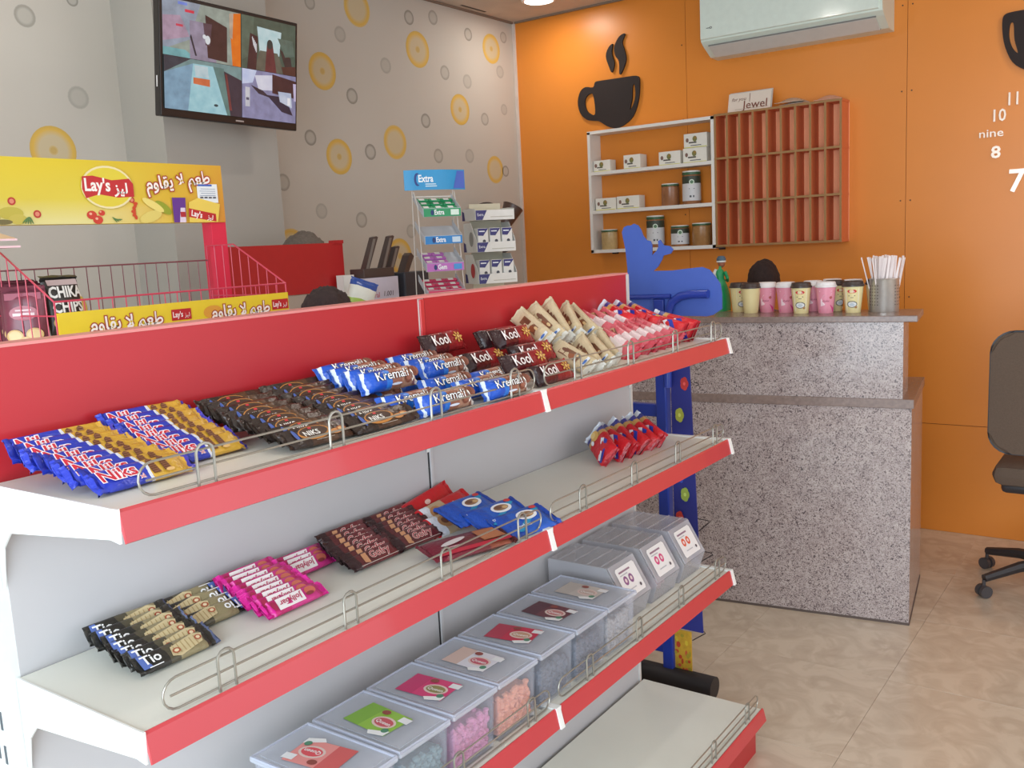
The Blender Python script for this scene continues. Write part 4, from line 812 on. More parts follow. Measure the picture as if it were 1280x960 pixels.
def tea_box(y0, y1, z0, h, dep, label, grp='small white tea boxes'):
    w = y1 - y0
    t = empty('tea_box', (XO - 0.105, (y0 + y1) / 2, z0), label=label, cat='box', group=grp)
    bm = NB(); box(bm, 0, -w / 2 + 0.0015, 0, dep, w / 2 - 0.0015, h, 0.0012); link('carton', mesh(bm), mat('carton_white', (226, 222, 212), 0.6), t)
    p = Print(); p.rect(-w * 0.28, h * 0.32, w * 0.05, h * 0.42, (90, 84, 76)); p.ell(-w * 0.02, h * 0.62, 0.014, 0.016, (120, 120, 70)); p.ell(-w * 0.02 + 0.004, h * 0.70, 0.008, 0.008, (150, 120, 60)); p.ell(-w * 0.34, h * 0.55, 0.009, 0.012, (130, 100, 90))
    p.rect(-w * 0.2, h * 0.14, w * 0.25, h * 0.19, (70, 70, 70)); p.rect(-w / 2 + .003, 0.001, w / 2 - .003, 0.005, (210, 206, 90)); p.build('printed_artwork', t, PRINT, loc=(-0.0003, 0, 0), rot=(R_(90), 0, R_(-90)))
tea_box(1.765, 1.886, 2.040, 0.068, 0.07, 'white tea box at the left end of the upper shelf'); tea_box(1.560, 1.675, 2.040, 0.082, 0.085, 'white tea box with lifted flap, second on the upper shelf')
tea_box(1.300, 1.440, 2.040, 0.078, 0.07, 'white tea box left of the stacked pair'); tea_box(1.135, 1.285, 2.040, 0.083, 0.075, 'white tea box at the bottom of the stacked pair'); tea_box(1.132, 1.278, 2.1235, 0.080, 0.07, 'white tea box on top of the stacked pair')
tea_box(1.735, 1.880, 1.806, 0.073, 0.07, 'white tea box at the left end of the middle shelf'); tea_box(1.575, 1.730, 1.806, 0.076, 0.075, 'white tea box right of another on the middle shelf')
def jar(y, z, r, h, label, lab=True, fill=(150, 110, 70)):
    t = empty('glass_jar', (XO - 0.07, y, z), label=label, cat='jar', group='green-lidded jars')
    bm = NB(); lathe(bm, [(0, 0), (r * 0.96, 0), (r, 0.004), (r, h * 0.84), (r * 0.93, h * 0.87), (r * 0.93, h * 0.88), (0, h * 0.88)], 24); link('jar_body', smooth_mesh(bm), mat('jar_amber_%d' % fill[0], fill, 0.25, noise=0.2, scale=50), t)
    bm = NB(); lathe(bm, [(0, h * 0.88), (r * 1.0, h * 0.88), (r * 1.02, h * 0.90), (r * 1.02, h * 0.955), (r * 0.98, h * 0.96), (0, h * 0.96)], 24); link('lid', smooth_mesh(bm), mat('jar_green', (60, 96, 62), 0.4), t)
    bm = NB(); lathe(bm, [(0, h * 0.96), (r * 0.98, h * 0.96), (r * 0.98, h), (0, h)], 24); link('lid_top', smooth_mesh(bm), mat('jar_lid_white', (226, 222, 214), 0.4), t)
    if lab:
        bm = NB(); lathe(bm, [(r * 0.99, h * 0.10), (r * 1.012, h * 0.10), (r * 1.012, h * 0.62), (r * 0.99, h * 0.62)], 24); l_ = link('paper_label', smooth_mesh(bm), mat('jar_label', (206, 206, 208), 0.5), t)
        bm = NB(); lathe(bm, [(r * 0.99, h * 0.62), (r * 1.013, h * 0.62), (r * 1.013, h * 0.84), (r * 0.99, h * 0.84)], 24); link('green_band', smooth_mesh(bm), mat('jar_band', (54, 62, 48), 0.5), t)
    rr = r * 1.016; p = Print(); p.ell(0, h * 0.66, r * 0.28, r * 0.28, (206, 220, 200)); p.ell(0, h * 0.66, r * 0.18, r * 0.18, (70, 110, 70)); p.rect(-r * 0.3, h * 0.45, r * 0.3, h * 0.47, (70, 70, 80)); p.rect(-r * 0.25, h * 0.2, r * 0.25, h * 0.26, (60, 60, 66))
    me = p.mesh()
    for v in me.vertices:
        a_ = v.co.x / r; q_ = rr + v.co.z; v.co = (q_ * -math.cos(a_ + 0.45), q_ * -math.sin(a_ + 0.45), v.co.y)
    if lab: link('printed_artwork', me, PRINT, t)
jar(1.387, 1.806, 0.052, 0.128, 'short amber jar with green lid on the middle shelf', False, (150, 100, 66)); jar(1.250, 1.806, 0.053, 0.190, 'tall labelled jar at the right of the middle shelf')
jar(1.808, 1.566, 0.050, 0.122, 'short jar of pale powder at the left of the bottom shelf', False, (190, 160, 110)); jar(1.490, 1.566, 0.053, 0.188, 'tall labelled jar behind the blue silhouette')
jar(1.330, 1.566, 0.053, 0.122, 'short jar with white label on the bottom shelf'); jar(1.192, 1.566, 0.055, 0.130, 'short amber jar at the right end of the bottom shelf', False, (160, 116, 70))
# pigeonhole rack
pg = empty('pigeonhole_rack', (XO, 0.72, 1.55), label='wooden pigeonhole rack of narrow upright slots beside the white shelf', cat='wall rack')
WD = mat('tan_wood_edge', (156, 116, 70), 0.6, noise=0.1, scale=20); OR = mat('orange_painted_board', (212, 116, 70), 0.55, noise=0.05)
def pgb(name, y0, z0, y1, z1, xf=-0.13):
    bm = NB(); box(bm, xf, y0 - 0.72, z0 - 1.55, -0.004, y1 - 0.72, z1 - 1.55)
    bm.normal_update()
    bm.faces.ensure_lookup_table()
    for f in bm.faces: f.material_index = 0 if f.calc_center_median().x < xf + 0.001 else 1
    return link(name, mesh(bm), [WD, OR], pg)
cells = [1.0735, 1.003, 0.93, 0.853, 0.774, 0.696, 0.618, 0.538, 0.459, 0.379]
for yc in cells: pgb('divider', yc - 0.006, 1.565, yc + 0.006, 2.278)
for zc in (1.559, 1.803, 2.046, 2.284): pgb('cross_board', 0.371, zc - 0.006, 1.0795, zc + 0.006, -0.132)
bm = NB(); box(bm, -0.004, -0.35, 0.005, -0.0015, 0.36, 0.735); link('added_back_sheet', mesh(bm), mat('reflected_tint', (252, 172, 126), 0.6), pg)  # added sheet over the bare wall; reflected orange light painted in as salmon
PPR = mat('paper', (222, 208, 194), 0.7, noise=0.04)
t = empty('greeting_card', (XO - 0.105, 0.885, 2.2905), (0, R_(14), 0), label='upright folded card with script lettering leaning on the rack top', cat='card')
bm = NB(); box(bm, 0, -0.122, 0, 0.002, 0.122, 0.105); link('card_front', mesh(bm), PPR, t); bm = NB(); box(bm, 0.006, -0.128, 0, 0.008, 0.118, 0.112); link('card_back', mesh(bm), mat('paper_grey', (196, 186, 176), 0.7), t)
p = Print(); p.text('Jewel', 0.035, 0.032, 0.066, (120, 66, 50), bold=0.0004); p.text('for you', -0.06, 0.07, 0.028, (120, 66, 50), shear=0.3); p.rect(0.0, 0.05, 0.003, 0.098, (120, 66, 50)); p.rect(-0.08, 0.012, 0.11, 0.014, (170, 150, 130)); p.build('lettering', t, PRINT, loc=(-0.0004, 0, 0), rot=(R_(90), 0, R_(-90)))
for k, (yy, w, a, lab) in enumerate([(0.665, 0.15, 8, 'flat paper sheet on the rack top next to the card'), (0.64, 0.13, -4, 'second paper sheet under the first on the rack'), (0.46, 0.14, 12, 'pinkish paper sheet at the right end of the rack top')]):
    bm = NB(); n = 6
    vs = [[bm.verts.new((-0.05 + 0.1 * i, -w / 2 + w * j / n, 0.003 + (0.010 + 0.022 * math.sin(j / n * PI)) * i)) for j in range(n + 1)] for i in (0, 1)]
    for j in range(n): bm.faces.new((vs[0][j], vs[0][j + 1], vs[1][j + 1], vs[1][j]))
    r = bmesh.ops.extrude_face_region(bm, geom=bm.faces[:]); bmesh.ops.translate(bm, verts=[v for v in r['geom'] if isinstance(v, bmesh.types.BMVert)], vec=(0, 0, 0.0015))
    tag(link('paper_sheet', mesh(bm), mat('paper_%d' % k, [(206, 192, 178), (196, 182, 168), (222, 180, 160)][k], 0.7), loc=(XO - 0.07, yy, 2.2905 + (0.012 if k == 0 else 0)), rot=(0, 0, R_(a))), lab, 'paper')

# ------------------------------------------------------------------ television
tv = empty('television', (1.857, 2.02, 2.162), (R_(6.5), R_(1.1), 0), label='wall-mounted television showing four security camera views', cat='television')
TB = mat('tv_black', (34, 30, 30), 0.3)
w2, hT = 0.330, 0.4375
bm = NB(); box(bm, -w2, -0.006, 0, w2, 0.030, hT, 0.004); link('casing', mesh(bm), TB, tv)
bm = NB(); box(bm, -w2 + 0.10, 0.030, 0.06, w2 - 0.10, 0.055, hT - 0.10, 0.01); link('rear_housing', mesh(bm), TB, tv)
bm = NB(); box(bm, -0.02, 0.055, 0.16, 0.02, 0.26, 0.20); box(bm, -0.10, 0.05, 0.10, 0.10, 0.06, 0.28); link('mount_arm', mesh(bm), TB, tv)
p = Print(); a, b = w2 - 0.014, hT - 0.014; zb = 0.030
mx_, mz = 0.035, 0.222
def Q(x, y): return (x, y)
# upper left: shop aisle
p.rect(-a, mz, mx_, b, (150, 160, 150)); p.poly([(-a, b), (-0.15, b), (-0.2, 0.29), (-a, 0.24)], (150, 160, 176)); p.poly([(-a, .36), (-0.24, .37), (-0.2, .30), (-a, 0.27)], (176, 150, 170)); p.poly([(-a, .25), (-0.22, .25), (-0.17, mz), (-a, mz)], (120, 176, 180)); p.poly([(-0.2, 0.36), (-0.1, 0.36), (-0.08, mz), (-0.20, mz)], (150, 140, 160))
p.poly([(-0.13, 0.39), (-0.03, 0.36), (-0.03, 0.23), (-0.12, 0.235)], (66, 44, 44)); p.poly([(-0.14, 0.36), (-0.10, 0.36), (-0.11, 0.28), (-0.13, 0.28)], (90, 70, 80)); p.ell(-0.12, 0.30, 0.012, 0.016, (220, 226, 230)); p.ell(-0.135, 0.31, 0.008, 0.008, (226, 230, 236))
p.poly([(-0.02, b - 0.01), (mx_, b), (mx_, mz), (-0.005, mz)], (226, 116, 30)); p.poly([(-0.02, b - 0.01), (0.0, b - 0.005), (-0.005, 0.32), (-0.018, 0.33)], (190, 170, 150)); p.rect(-0.22, 0.385, -0.18, 0.395, (220, 60, 80)); p.rect(-0.26, 0.33, -0.23, 0.338, (206, 70, 90)); p.poly([(-0.2, 0.3), (-0.195, 0.31), (-0.17, 0.235), (-0.178, 0.235)], (50, 50, 60)); p.rect(-0.25, 0.408, -0.21, 0.418, (120, 140, 220))
# upper right: entrance
p.rect(mx_ + 0.002, mz, a, b, (74, 92, 80)); p.poly([(mx_ + .002, b), (0.10, b), (0.09, 0.28), (mx_ + .002, 0.25)], (88, 106, 92)); p.poly([(0.115, 0.39), (0.24, 0.385), (0.23, 0.29), (0.13, 0.28)], (190, 216, 220)); p.poly([(0.10, mz), (0.26, mz), (0.22, 0.30), (0.13, 0.30)], (96, 96, 84)); p.poly([(0.08, 0.36), (0.12, 0.35), (0.11, mz), (0.065, mz)], (64, 40, 44)); p.poly([(0.165, 0.33), (0.195, 0.33), (0.215, mz), (0.155, mz)], (100, 50, 54)); p.ell(0.18, 0.33, 0.015, 0.018, (50, 60, 60)); p.poly([(0.23, 0.32), (0.29, 0.29), (0.30, 0.24), (0.26, 0.25)], (60, 50, 50)); p.poly([(0.22, 0.36), (0.30, 0.36), (0.31, 0.30), (0.26, 0.29)], (90, 110, 100)); p.poly([(0.24, 0.25), (a, 0.26), (a, mz), (0.25, mz)], (84, 52, 44))
for q in range(5): p.poly([(0.088 + q * 0.005, 0.345 - q * 0.006), (0.092 + q * 0.005, 0.348 - q * 0.006), (0.10 + q * 0.003, 0.315 - q * 0.006), (0.096 + q * 0.003, 0.312 - q * 0.006)], (206, 206, 210))
# lower left: street by wall
p.rect(-a, zb, mx_, mz - 0.002, (120, 150, 150)); p.poly([(-a, mz - .002), (-0.2, mz - .002), (-a, 0.16)], (60, 66, 76)); p.poly([(-a, zb), (-a, 0.16), (-0.19, 0.205), (-0.215, zb)], (130, 166, 190)); p.poly([(-0.215, zb), (-0.19, 0.205), (-0.10, 0.205), (-0.03, zb)], (160, 206, 216)); p.poly([(-0.19, 0.155), (-0.115, 0.155), (-0.115, 0.128), (-0.19, 0.132)], (206, 110, 70)); p.poly([(-0.185, 0.20), (-0.125, 0.20), (-0.12, 0.16), (-0.18, 0.16)], (190, 210, 216)); p.poly([(-0.10, 0.205), (-0.05, 0.205), (-0.02, zb), (-0.035, zb)], (96, 130, 126)); p.poly([(-0.05, 0.195), (mx_, 0.17), (mx_, zb), (-0.02, zb)], (56, 52, 66)); p.poly([(-0.045, 0.185), (-0.035, 0.185), (-0.012, zb + 0.02), (-0.025, zb + 0.02)], (120, 60, 60)); p.ell(-0.088, 0.062, 0.010, 0.005, (50, 70, 76))
# lower right: road with parked cars
p.rect(mx_ + .002, zb, a, mz - 0.002, (140, 140, 176)); p.poly([(mx_ + .002, mz - .002), (0.11, mz - .002), (0.09, 0.17), (mx_ + .002, 0.16)], (196, 206, 236)); p.poly([(0.10, 0.20), (0.19, 0.21), (0.19, 0.15), (0.12, 0.145)], (214, 214, 230)); p.poly([(0.19, 0.215), (a, 0.20), (a, 0.13), (0.19, 0.14)], (66, 40, 44)); p.poly([(0.08, 0.16), (0.14, 0.145), (0.18, 0.12), (0.12, 0.13)], (50, 46, 60)); p.poly([(0.16, 0.13), (0.26, 0.13), (0.30, 0.06), (0.24, 0.07)], (40, 40, 60)); p.poly([(0.22, 0.15), (0.29, 0.15), (0.295, 0.09), (0.23, 0.11)], (190, 200, 220)); p.rect(0.052, 0.075, 0.075, 0.15, (196, 196, 206)); p.rect(0.056, 0.10, 0.071, 0.11, (90, 90, 110)); p.rect(0.27, 0.10, 0.285, 0.13, (236, 236, 240)); p.poly([(0.30, 0.19), (a, 0.19), (a, 0.12), (0.305, 0.12)], (200, 190, 220))
p.build('screen_picture', tv, vcol_mat('tv_screen', 0.15, emission=0.62), loc=(0, -0.0062, 0), rot=(R_(90), 0, 0))
p = Print(); p.rect(-0.02, -0.003, 0.02, 0.003, (170, 160, 156)); p.build('maker_plate', tv, PRINT, loc=(0.03, -0.0064, 0.014), rot=(R_(90), 0, 0))
p = Print(); p.rect(-0.003, -0.02, 0.003, 0.02, (240, 240, 240)); p.build('side_sticker', tv, PRINT, loc=(-w2 - 0.0003, 0.012, 0.125), rot=(R_(90), 0, R_(-90)))

# ------------------------------------------------------------------ chip rack behind the shelving
PK = mat('pink_red_metal', (222, 40, 72), 0.35); PKW = mat('pink_wire', (206, 70, 92), 0.4)
YB, YF = 1.15, 0.83
XL, XR = 0.40, 1.03
ck_ = empty('chip_rack', (XL, YB, 0), label='crisps rack with yellow header board and red wire baskets', cat='display rack')
def cr_(pts): return [(x - XL, y - YB, z) for x, y, z in pts]
def crb(name, x0, y0, z0, x1, y1, z1, m): bm = NB(); box(bm, x0 - XL, y0 - YB, z0, x1 - XL, y1 - YB, z1, 0.001); return link(name, mesh(bm), m, ck_)
crb('post', 1.045, YB - 0.012, 0.0, 1.095, YB + 0.03, 1.74, PK); crb('post', 0.36, YB - 0.012, 0.0, 0.41, YB + 0.03, 1.74, PK)
crb('base_frame', 0.36, YF, 0.0, 1.095, YB + 0.03, 0.06, PK)
hd = crb('header_board', 0.30, YB - 0.018, 1.735, 1.090, YB + 0.02, 1.893, mat('header_yellow', (236, 206, 40), 0.4, noise=0.03, scale=8))
p = Print(); HX0, HX1, HZ0, HZ1 = -0.10, 0.69, 1.7355, 1.8925
Y1, Y2, Y3 = (240, 214, 34), (226, 186, 36), (240, 226, 130)
zm = HZ0 + 0.06
for (xa, xb, ca, cb, cc, cd_, ce_, cf) in [(HX0, 0.25, (226, 220, 150), (232, 222, 150), (226, 204, 60), (226, 206, 70), (222, 196, 44), (224, 198, 40)), (0.25, 0.52, (232, 222, 150), (226, 190, 70), (226, 206, 70), (222, 180, 50), (224, 198, 40), (220, 180, 44)), (0.52, HX1, (226, 190, 70), (214, 140, 50), (222, 180, 50), (214, 150, 50), (220, 180, 44), (216, 160, 50))]:
    p.poly([(xa, HZ0), (xb, HZ0), (xb, zm), (xa, zm)], Y1, [ca, cb, cd_, cc]); p.poly([(xa, zm), (xb, zm), (xb, HZ1), (xa, HZ1)], Y1, [cc, cd_, cf, ce_])
# potatoes, tomatoes and leaves printed along the bottom
for (cx, cz, rx, rz, c) in [(-0.04, 1.758, 0.055, 0.022, (206, 190, 70)), (0.02, 1.752, 0.04, 0.017, (176, 160, 60)), (0.085, 1.762, 0.030, 0.015, (200, 186, 70)), (0.10, 1.748, 0.022, 0.012, (206, 190, 80)), (0.065, 1.742, 0.022, 0.006, (120, 110, 60))]: p.ell(cx, cz, rx, rz, c)
for (cx, cz, r) in [(0.090, 1.790, 0.0095), (0.147, 1.760, 0.0095), (0.400, 1.795, 0.008)]: p.ell(cx, cz, r, r, (190, 50, 40), n=12); p.ell(cx, cz, r * 0.6, r * 0.6, (226, 140, 110), n=10)
for (cx, cz, r) in [(0.285, 1.757, 0.0135), (0.312, 1.762, 0.009), (0.300, 1.745, 0.0135)]: p.ell(cx, cz, r, r * 0.8, (206, 60, 40), n=14); p.ell(cx - 0.003, cz + 0.003, r * 0.3, r * 0.25, (240, 180, 150), n=8)
for k in range(6): p.ell(0.405 + 0.004 * math.cos(k), 1.786 - k * 0.007, 0.007, 0.0045, (206, 70, 30), n=8, rot=k)
for k in range(9): p.ell(0.115 + k * 0.004 + (0.21 if k > 4 else 0), 1.745, 0.0018, 0.010, (90, 130, 70), n=6, rot=-0.8 + k * 0.3)
p.ell(0.45, 1.752, 0.035, 0.014, (226, 206, 110), rot=0.3); p.ell(0.49, 1.775, 0.028, 0.012, (150, 160, 40), rot=-0.6); p.ell(0.46, 1.782, 0.035, 0.010, (236, 216, 120), rot=-0.5)
# logo disc with banner
def logo(cx, cz, s, small=False):
    p.ell(cx, cz, 0.056 * s, 0.042 * s, (240, 226, 170), n=26); p.ell(cx, cz, 0.052 * s, 0.038 * s, (226, 206, 60), n=26)
    p.poly([(cx - 0.054 * s, cz - 0.004 * s), (cx - 0.048 * s, cz - 0.022 * s), (cx - 0.02 * s, cz - 0.014 * s), (cx + 0.02 * s, cz - 0.020 * s), (cx + 0.056 * s, cz - 0.018 * s), (cx + 0.056 * s, cz + 0.008 * s), (cx + 0.048 * s, cz + 0.018 * s), (cx + 0.01 * s, cz + 0.014 * s), (cx - 0.03 * s, cz + 0.022 * s), (cx - 0.052 * s, cz + 0.020 * s)], (196, 40, 44))
    p.text("Lay's", cx - 0.022 * s, cz + 0.003 * s, 0.034 * s, (250, 244, 236), bold=0.0009 * s, sx=0.85); p.text('\ufeb0\ufef4\ufedf', cx + 0.029 * s, cz - 0.003 * s, 0.028 * s, (250, 244, 236), bold=0.0008 * s)
logo(0.335, 1.826, 1.28)
def phrase(p, cx, cz, size, rot, oc, ow, bold, sx):
    vs, _ = text_mesh(AR, size, bold); xr = max(v[0] for v in vs) * sx; yt = max(v[1] for v in vs)
    def st_(col, e, l):
        q = [(xr - 0.557 * size * sx - e, yt - 0.62 * size), (xr - 0.476 * size * sx + e, yt - 0.62 * size), (xr - 0.476 * size * sx + e, yt + e * .4), (xr - 0.557 * size * sx - e, yt + e * .4)]
        p.poly([(cx + x * math.cos(rot) - y * math.sin(rot), cz + x * math.sin(rot) + y * math.cos(rot)) for x, y in q], col)
    st_(oc, ow * 0.9, 0); p.text(AR, cx, cz, size, (250, 240, 230), rot=rot, outline=oc, ow=ow, bold=bold, sx=sx); st_((250, 240, 230), bold * 0.3, 0)
AR = '\ufee1\ufeed\ufe8e\ufed8\ufef3 \ufefb \ufee2\ufecc\ufec3'
phrase(p, 0.545, 1.846, 0.046, 0.11, (176, 60, 44), 0.0030, 0.0010, 0.9)
p.poly([(0.518, HZ0), (0.556, HZ0), (0.560, 1.802), (0.518, 1.802)], (100, 50, 140)); p.poly([(0.536, HZ0), (0.556, HZ0), (0.556, 1.775), (0.542, 1.775)], (226, 210, 226)); p.rect(0.54, 1.75, 0.556, 1.764, (180, 40, 50))
p.poly([(0.566, HZ0), (0.66, HZ0), (0.672, 1.785), (0.60, 1.802), (0.570, 1.790)], (236, 206, 90)); p.poly([(0.566, 1.750), (0.62, 1.742), (0.655, 1.737), (0.655, 1.758), (0.61, 1.766), (0.568, 1.774)], (190, 36, 40)); p.text("Lay's", 0.592, 1.757, 0.022, (250, 244, 240), rot=-0.2, bold=0.0006, sx=0.85); p.text('\ufeb0\ufef4\ufedf', 0.636, 1.748, 0.018, (250, 244, 240), rot=-0.2, bold=0.0004)
p.build('printed_artwork', hd, PRINT, loc=(0, -0.0185, 0), rot=(R_(90), 0, 0), step=0.0001)
bm = NB(); box(bm, 0.602, -0.0235, 1.789, 0.668, -0.0215, 1.840); nt_ = link('paper_notice', mesh(bm), mat('notice_white', (236, 240, 240), 0.6), hd)
p = Print(); p.rect(0.604, 1.834, 0.650, 1.839, (60, 100, 190))
for k in range(4): p.rect(0.612 - 0.004 * (k % 2), 1.826 - k * 0.006, 0.660, 1.8272 - k * 0.006, (110, 130, 160))
for k in range(4): p.rect(0.608 + 0.014 * k, 1.801, 0.618 + 0.014 * k, 1.805, (70, 70, 80))
p.build('notice_print', nt_, PRINT, loc=(0, -0.0237, 0), rot=(R_(90), 0, 0))
def basket(z0, parent_name='basket'):
    b = empty('basket', (0, 0, 0)); b.parent = ck_
    zb_, zt_, zf_ = z0, z0 + 0.27, z0 + 0.13
    r = 0.0022
    bm = NB(); tube(bm, cr_([(XL, YB, zb_), (XR, YB, zb_), (XR, YB, zt_ - 0.04), (XL, YB, zt_ - 0.04)]), r, 6, True)
    for k in range(1, 19): x = XL + (XR - XL) * k / 19; tube(bm, cr_([(x, YB, zb_), (x, YB, zt_ - 0.04)]), 0.0013, 5)
    link('back_wires', smooth_mesh(bm), mat('dark_pink_wire', (130, 66, 74), 0.4), b)
    for xs in (XL, XR):
        bm = NB(); tube(bm, cr_([(xs, YB, zb_), (xs, YB, zt_), (xs, YB - 0.12, zt_), (xs, YF, zf_ + 0.03), (xs, YF, zb_)]), r, 6, True)
        for k in range(1, 9):
            y = YB - (YB - YF) * k / 9; ztp = zt_ if YB - y < 0.12 else zt_ - (YB - y - 0.12) / (YB - 0.12 - YF) * (zt_ - zf_ - 0.03); tube(bm, cr_([(xs, y, zb_), (xs, y, ztp)]), 0.0014, 5)
        tube(bm, cr_([(xs, YB, zb_ + 0.13), (xs, YF, zb_ + 0.13)]), 0.0018, 5)
        link('side_wires', smooth_mesh(bm), PKW, b)
    bm = NB(); tube(bm, cr_([(XL, YF, zf_ + 0.03), (XR, YF, zf_ + 0.03)]), r, 6)
    for k in range(1, 19): x = XL + (XR - XL) * k / 19; tube(bm, cr_([(x, YB, zb_), (x, YF, zb_), (x, YF, zf_ + 0.03)]), 0.0013, 5)
    link('front_wires', smooth_mesh(bm), PKW, b)
    bm = NB(); box(bm, 0.0, YF - YB - 0.006, zb_, XR - XL, YF - YB - 0.0035, zf_ + 0.006); fp = link('front_strip', mesh(bm), mat('strip_yellow', (236, 206, 50), 0.4), b)
    return b, zf_
b, zf_ = basket(1.40)
p = Print()
for cx in (0.16, 0.475):
    p = Print(); phrase(p, cx, 1.503, 0.040, 0.0, (170, 70, 50), 0.0026, 0.0008, 0.92); p.build('strip_lettering', ck_, PRINT, loc=(0, YF - YB - 0.0066, 0), rot=(R_(90), 0, 0))
for cx in (0.30, 0.60):
    p = Print(); p.rect(cx - 0.027, 1.494, cx + 0.027, 1.520, (190, 40, 44)); p.text("Lay's", cx - 0.010, 1.507, 0.018, (250, 240, 236), sx=0.8, bold=0.0004); p.text('\ufeb0\ufef4\ufedf', cx + 0.016, 1.505, 0.014, (250, 244, 236)); p.build('strip_logo', ck_, PRINT, loc=(0, YF - YB - 0.0066, 0), rot=(R_(90), 0, 0))
p = Print(); p.ell(0.39, 1.505, 0.028, 0.016, (226, 160, 60)); p.build('strip_crisp', ck_, PRINT, loc=(0, YF - YB - 0.0063, 0), rot=(R_(90), 0, 0))
basket(1.0); basket(0.6); basket(0.2)
# crisps bags in the basket
def bag(x, y, z, yaw, label, chika, tilt=8):
    bm = film_mesh(0.150, 0.092, 0.034, int(x * 100), fin=0.012, power=2.2, crump=0.003, puff=0.3)
    o = link('crisps_bag', bm, mat('bag_dark', (120, 62, 74), 0.3, noise=0.4, scale=30) if not chika else mat('bag_black', (58, 54, 50), 0.3, noise=0.2, scale=20), loc=(x, y, z), rot=(0, 0, 0)); tag(o, label, 'crisps bag', 'crisps bags in the wire basket')
    o.rotation_euler = (Matrix.Rotation(R_(yaw), 3, 'Z') @ Matrix.Rotation(R_(90 - tilt), 3, 'X') @ Matrix.Rotation(R_(90), 3, 'Z')).to_euler()
    sf = lambda x_, y_: 0.017 * (max(0, 1 - abs(2 * y_ / 0.092) ** 2.2) ** (1 / 2.2)) * (0.7 + 0.3 * math.cos(x_ / 0.075 * 1.35)) * (1 if abs(x_) < 0.06 else 0.5)
    q = Print()
    q.rect(0.068, -0.05, 0.086, 0.05, (196, 176, 176)) if chika else q.rect(0.06, -0.05, 0.08, 0.05, (150, 60, 80))
    for (cx, cy) in ((-0.045, -0.025), (-0.048, 0.03), (-0.07, 0.0)): q.ell(cx, cy, 0.020, 0.024, (206, 170, 110)); q.ell(cx, cy, 0.016, 0.019, (220, 190, 136))
    if chika:
        q.text('CHIKA', 0.044, 0.0, 0.048, (236, 236, 232), rot=-PI / 2, bold=0.0016, sx=0.74); q.text('CHIPS', -0.002, 0.0, 0.048, (236, 236, 232), rot=-PI / 2, bold=0.0016, sx=0.78)
    else:
        q.ell(0.02, 0.0, 0.022, 0.04, (176, 110, 120)); q.rect(0.012, -0.03, 0.020, 0.03, (226, 206, 206)); q.rect(0.026, -0.022, 0.031, 0.022, (214, 190, 190))
    q.v = [(a_ * 0.74, b_ * 0.74, c_) for a_, b_, c_ in q.v]
    q.build('printed_artwork', o, PRINT, surf=sf, eps=0.003)
bag(0.505, 0.985, 1.540, 4, 'black crisps bag with large white lettering at the basket middle', True)
for k, (bx_, by_) in enumerate([(0.455, 1.105), (0.443, 1.065), (0.430, 1.025), (0.416, 0.985)]):
    bag(bx_, by_, 1.532 - 0.004 * k, -22 - 6 * k, 'dark maroon crisps bag, %s in the left of the basket' % ['rearmost', 'third from the front', 'second from the front', 'frontmost'][k], False, 4)
# neighbouring acrylic shelf corner at the left edge
t = empty('acrylic_shelf', (0.235, 0.92, 0), label='pinkish translucent shelf corner at the far left edge of the picture', cat='shelf')
bm = NB(); box(bm, -0.30, -0.1, 1.676, 0.105, 0.12, 1.680); link('shelf_plate', mesh(bm), mat('pinkish_acrylic', (226, 186, 190), 0.2), t)
bm = NB(); prism(bm, [(-0.10, 1.69), (0.12, 1.735), (0.12, 1.739), (-0.10, 1.694)], 'X', -0.30, 0.10); link('top_plate', mesh(bm), mat('pinkish_acrylic', (226, 186, 190), 0.2), t)
bm = NB(); box(bm, -0.30, 0.10, 0, -0.27, 0.12, 1.76); box(bm, 0.07, 0.10, 0, 0.09, 0.12, 1.76); link('leg', mesh(bm), PK, t)

# ------------------------------------------------------------------ red display unit further back
t = empty('rear_display', (1.8, 1.7, 0), label='low display unit with a plain dark red top panel and beige board', cat='display unit')
RP = mat('deep_red_panel', (178, 30, 32), 0.45)
bx('red_panel', -0.33, 0.0, 1.478, 0.298, 0.02, 1.672, RP, t); bx('corner_cap', 0.245, -0.004, 1.668, 0.300, 0.024, 1.682, RP, t)
bx('beige_board', -0.33, 0.004, 0.9, 0.298, 0.016, 1.476, mat('beige_board', (176, 160, 146), 0.6), t)
for xx in (-0.33, 0.27): bx('leg', xx, 0.0, 0, xx + 0.03, 0.03, 0.9, GW, t)
bx('deck', -0.33, 0.003, 0.10, 0.298, 0.028, 0.14, GW, t)

# ------------------------------------------------------------------ rear sales table with gum rack etc.
tb = empty('sales_table', (2.5, 1.5, 0), label='white sales table behind the shelving carrying the gum rack', cat='table')
bx('table_top', -0.60, -0.24, 1.27, 0.72, 0.19, 1.30, GW, tb); 
for xx in (-0.58, 0.67):
    for yy in (-0.22, 0.14): bx('leg', xx, yy, 0, xx + 0.03, yy + 0.03, 1.27, GW, tb)
